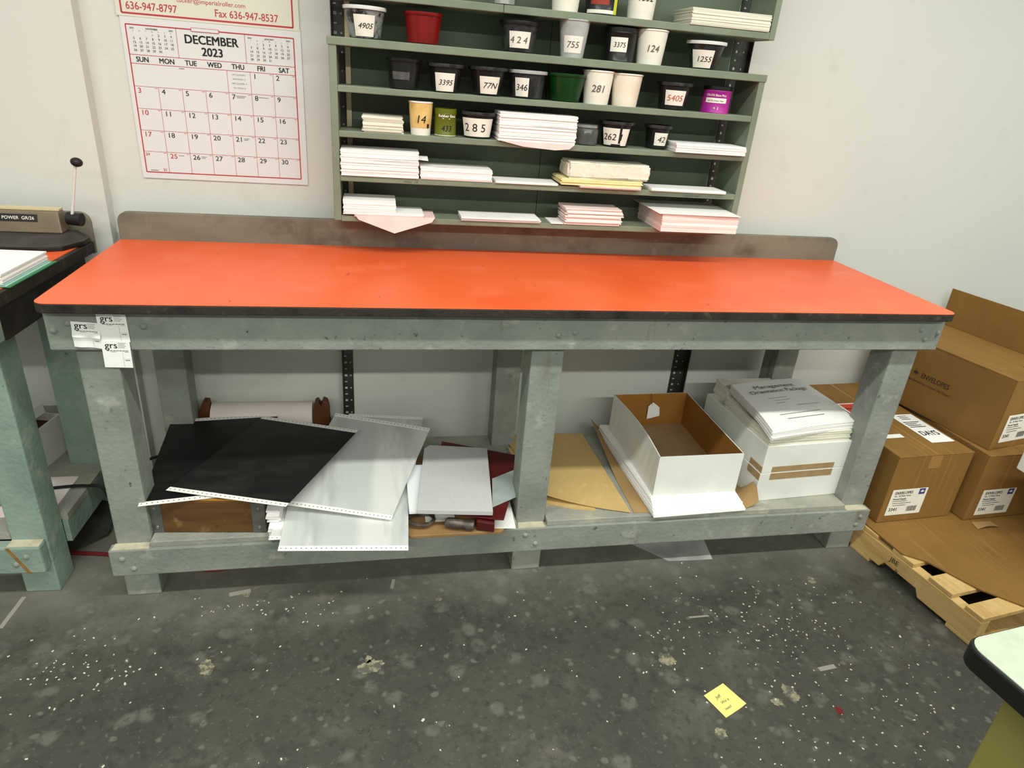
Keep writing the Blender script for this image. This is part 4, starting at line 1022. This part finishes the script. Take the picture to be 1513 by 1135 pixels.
def ship_label(parent, fk, w=.150, h=.108):
    """white carton label with lettering and barcode; fk(eps) gives plane function"""
    b = B(); rect(b, fk(.0006)(0, 0), 0, w, 0, h); lb_ = obj('carton_label', b, M_label, parent, world=False)
    b = B(); f = fk(.0012)
    text(b, 'ENVELOPES', f(.012, h - .020), .0165, .008, sx=.9); text(b, 'No.  10 White Wove', f(.014, h - .030), .008, .004)
    text(b, 'Finseal Supply', f(.012, h - .043), .010, .008); text(b, '3341', f(.008, .018), .019, .008)
    for k in range(3): rect(b, f(0, 0), .012 + k * .004, .075 + .02 * (k % 2), h - .050 - k * .009, h - .048 - k * .009)
    rnd = random.Random(4); x = .086
    while x < w - .022:
        ww = rnd.choice((.0012, .0012, .0024)); rect(b, f(0, 0), x, x + ww, .012, .034); x += ww + rnd.choice((.0012, .002))
    obj('label_print', b, M_ink, lb_, world=False)
    b = B(); rect(b, f(0, 0), w - .036, w - .010, h - .026, h - .002); q = obj('blue_square', b, M_blue, lb_, world=False)
    b = B(); maple(b, fk(.0016)(w - .023, h - .014), .016); obj('leaf_mark', b, M_label, lb_, world=False)

def carton(label, x, y, z, w, d, h, rz, seam=True):
    t = thing('carton', label, 'carton', (x, y, z), rz)
    b = B()
    for a in ((0, w, 0, .004), (0, w, d - .004, d), (0, .004, .004, d - .004), (w - .004, w, .004, d - .004)): box(b, a[0], a[1], a[2], a[3], 0, h - .004)
    box(b, .004, w - .004, .004, d - .004, 0, .004)
    obj('carton_walls', b, M_card, t, world=False, bevel=.0015)
    return t
def lidflaps(t, w, d, h, gap=.0015):
    obj('top_flap', box(B(), .0, w / 2 - gap, -.001, d, h - .0038, h), M_card, t, world=False, bevel=.0012)
    obj('top_flap', box(B(), w / 2 + gap, w, -.001, d, h - .0038, h), M_card, t, world=False, bevel=.0012)
ca = carton('brown carton nearest the bench with a long white label on its top', 2.494, .058, .119, .318, .572, .2705, math.radians(3.2))
lidflaps(ca, .318, .572, .2705)
fa = lambda e: plane_f((.024, -e, .028), (1, 0, 0), (0, 0, 1)); ship_label(ca, fa)
b = B(); box(b, .135, .185, -.0008, 0, .215, .266); box(b, .155, .165, .0, .572, .2705, .2711); obj('tape', b, M_tapeclear, ca, world=False)
ft = lambda e: plane_f((0, 0, .2711 + e), (1, 0, 0), (0, 1, 0))
b = B(); rect(b, ft(.0004)(0, 0), .205, .306, .075, .285); q = obj('address_label', b, M_paper, ca, world=False)
b = B(); f = ft(.001)
text(b, 'DAYS', f(.215, .125), .044, .012, sx=.72)
for k in range(4): rect(b, f(0, 0), .215, .285 - .01 * (k % 3), .185 + k * .012, .190 + k * .012)
for k in range(3): rect(b, f(0, 0), .23, .27, .245 + k * .012, .249 + k * .012)
obj('address_print', b, M_ink, q, world=False)
b = B(); rect(b, ft(.0004)(0, 0), .045, .13, .122, .147); q = obj('strip_label', b, M_paper, ca, world=False)
b = B(); rect(b, ft(.0004)(0, 0), .052, .142, .275, .395); q = obj('white_pouch', b, M_paper, ca, world=False)
b = B(); rect(b, ft(.001)(0, 0), .060, .136, .28, .388); q2 = obj('red_label', b, M_redlabel, q, world=False)
b = B(); text(b, 'PACKING', ft(.0016)(.064, .345), .016, .008, sx=.95); text(b, 'LIST', ft(.0016)(.08, .315), .016, .008); obj('red_label_print', b, M_inkbrown, q2, world=False)
for e in ():
    pass
cb = carton('brown carton right of the first one, under the large carton', 2.845, .044, .119, .318, .575, .2705, math.radians(3.0))
lidflaps(cb, .318, .575, .2705)
fb2 = lambda e: plane_f((.04, -e, .018), (1, 0, 0), (0, 0, 1)); ship_label(cb, fb2)
RC = math.radians(10.8)
cc = carton('large brown carton on top of the two others with one flap standing', 2.871, .080, .3905, .318, .535, .2700, RC)
obj('top_flap', box(B(), .0, .158, -.001, .535, .2662, .270), M_card, cc, world=False, bevel=.0012)
obj('top_flap', box(B(), .0, .314, .1, .53, .2615, .2655), M_card, cc, world=False, bevel=.0012)
b = B(); box(b, .314, .318, -.001, .535, .266, .415); o = obj('standing_flap', b, M_card, cc, world=False, bevel=.0012)
fc = lambda e: plane_f((.034, -e, .026), (1, 0, 0), (0, 0, 1)); ship_label(cc, fc)
b = B(); f = plane_f((-.0006, 0, 0), (0, -1, 0), (0, 0, 1))
maple(b, f(-.350, .148), .026); text(b, 'ENVELOPES', f(-.326, .137), .0285, .012, sx=.80); text(b, 'Please Recycle for a Good Old Planet *', f(-.385, .113), .0135, .004, sx=.9)
obj('side_print', b, M_inkbrown, cc, world=False)
# white box whose corner reaches in at the right edge, on a carton outside the frame
cd = carton('brown carton at the right, mostly outside the photo', 3.19, -.22, .119, .32, .42, .262, 0)
lidflaps(cd, .32, .42, .262)
t = thing('white_box', 'white box corner reaching in at the right edge of the photo', 'box', (3.0, -.2, .3815))
b = B(); box(b, 2.888, 3.30, -.40, -.022, .3815, .47); obj('carton_body', b, M_whitebox, t, bevel=.002)

# ---------------------------------------------------------------- small things and the near table
t = thing('sticky_note', 'yellow sticky note lying on the dark floor', 'note', (1.657, -.485, 0))
b = B(); sheet(b, (1.636, -.537, .0006), (1.709, -.506, .0006), (1.679, -.434, .0006), (1.608, -.465, .0006), .0003, 8, lambda u, v: .004 * max(0, u - .75) * 4 * (1 - v))
obj('note_paper', b, M_sticky, t)
b = B(); U = Vector((.0711, .031, 0)).normalized(); V = Vector((-.031, .0711, 0)).normalized()
f = plane_f((1.636, -.537, .0024), (.92, .39, 0), (-.39, .92, 0))
text(b, 'Jeff', f(.022, .050), .014, .002, .3); text(b, 'We e', f(.022, .032), .013, .002, .3); text(b, 'need', f(.016, .014), .012, .002, .3)
obj('handwriting', b, M_inkgrey, t)
b = B(); sheet(b, (1.73, .066, .001), (1.888, .058, .001), (1.92, .24, .001), (1.56, .24, .001), .0004, 8, lambda u, v: .006 * max(0, u - .6) * (1 - v))
tag(obj('plastic_film', b, M_film, smooth=True, loc=(1.78, .14, 0)), 'piece of pale plastic film on the floor under the bench rail', 'film')

nt = thing('side_table', 'pale table corner with thick black edge at the lower right', 'table', (2.0, -1.25, 0), 0)
MT = Matrix.Translation((1.627, -.988, 0)) @ Matrix.Rotation(math.radians(7), 4, 'Z')
tt = obj('tabletop', prism(B(), rounded(0, .9, -.62, 0, .03), .703, .7385, MT), M_rubber, nt, bevel=.004)
obj('laminate', prism(B(), rounded(.004, .896, -.616, -.004, .027), .7386, .7402, MT), M_desktop, tt)
b = B(); box(b, .085, .80, -.60, -.045, .02, .7025, MT); obj('pedestal', b, M_oliveleg, nt, bevel=.003)
b = B(); box(b, .10, .78, -.58, -.065, 0, .0198, MT); obj('plinth', b, M_rubber, nt)

# torn bit of card on the pallet cover
tag(obj('torn_card', sheet(B(), (2.86, -.010, .1175), (2.955, -.006, .1175), (2.95, .028, .1175), (2.87, .030, .1175), .002, 6, lambda u, v: .010 * math.sin(PI * u) * (1 - v)), M_kraft, loc=(2.9, .0, .1175)), 'torn scrap of card on the cardboard sheet in front of the right carton', 'scrap')

# ---------------------------------------------------------------- families of repeats
GROUPS = {'deli_tub': 'ink tubs and cups on the green shelves', 'plastic_cup': 'ink tubs and cups on the green shelves', 'paper_cup': 'ink tubs and cups on the green shelves',
          'paint_can': 'cans on the green shelves', 'ink_can': 'cans on the green shelves', 'envelope_stack': 'envelope stacks on the green shelves',
          'loose_envelopes': 'envelope stacks on the green shelves', 'printing_plate': 'printing plates under the bench', 'carton': 'brown cartons on the pallet',
          'paper_tag': 'white paper tags on the bench apron', 'workbench': 'grey workbenches along the wall', 'shelf_unit': 'green shelf units on the wall', 'slotted_post': 'slotted posts behind the shelves'}
for o in SC.objects:
    k = o.name.split('.')[0]
    if o.parent is None and 'label' in o and k in GROUPS: o['group'] = GROUPS[k]
for o in SC.objects:
    if o.parent is None and o.get('label', '').find('taped white box') >= 0 or o.get('label', '').startswith('upper taped'): o['group'] = 'taped white boxes on the bench shelf'
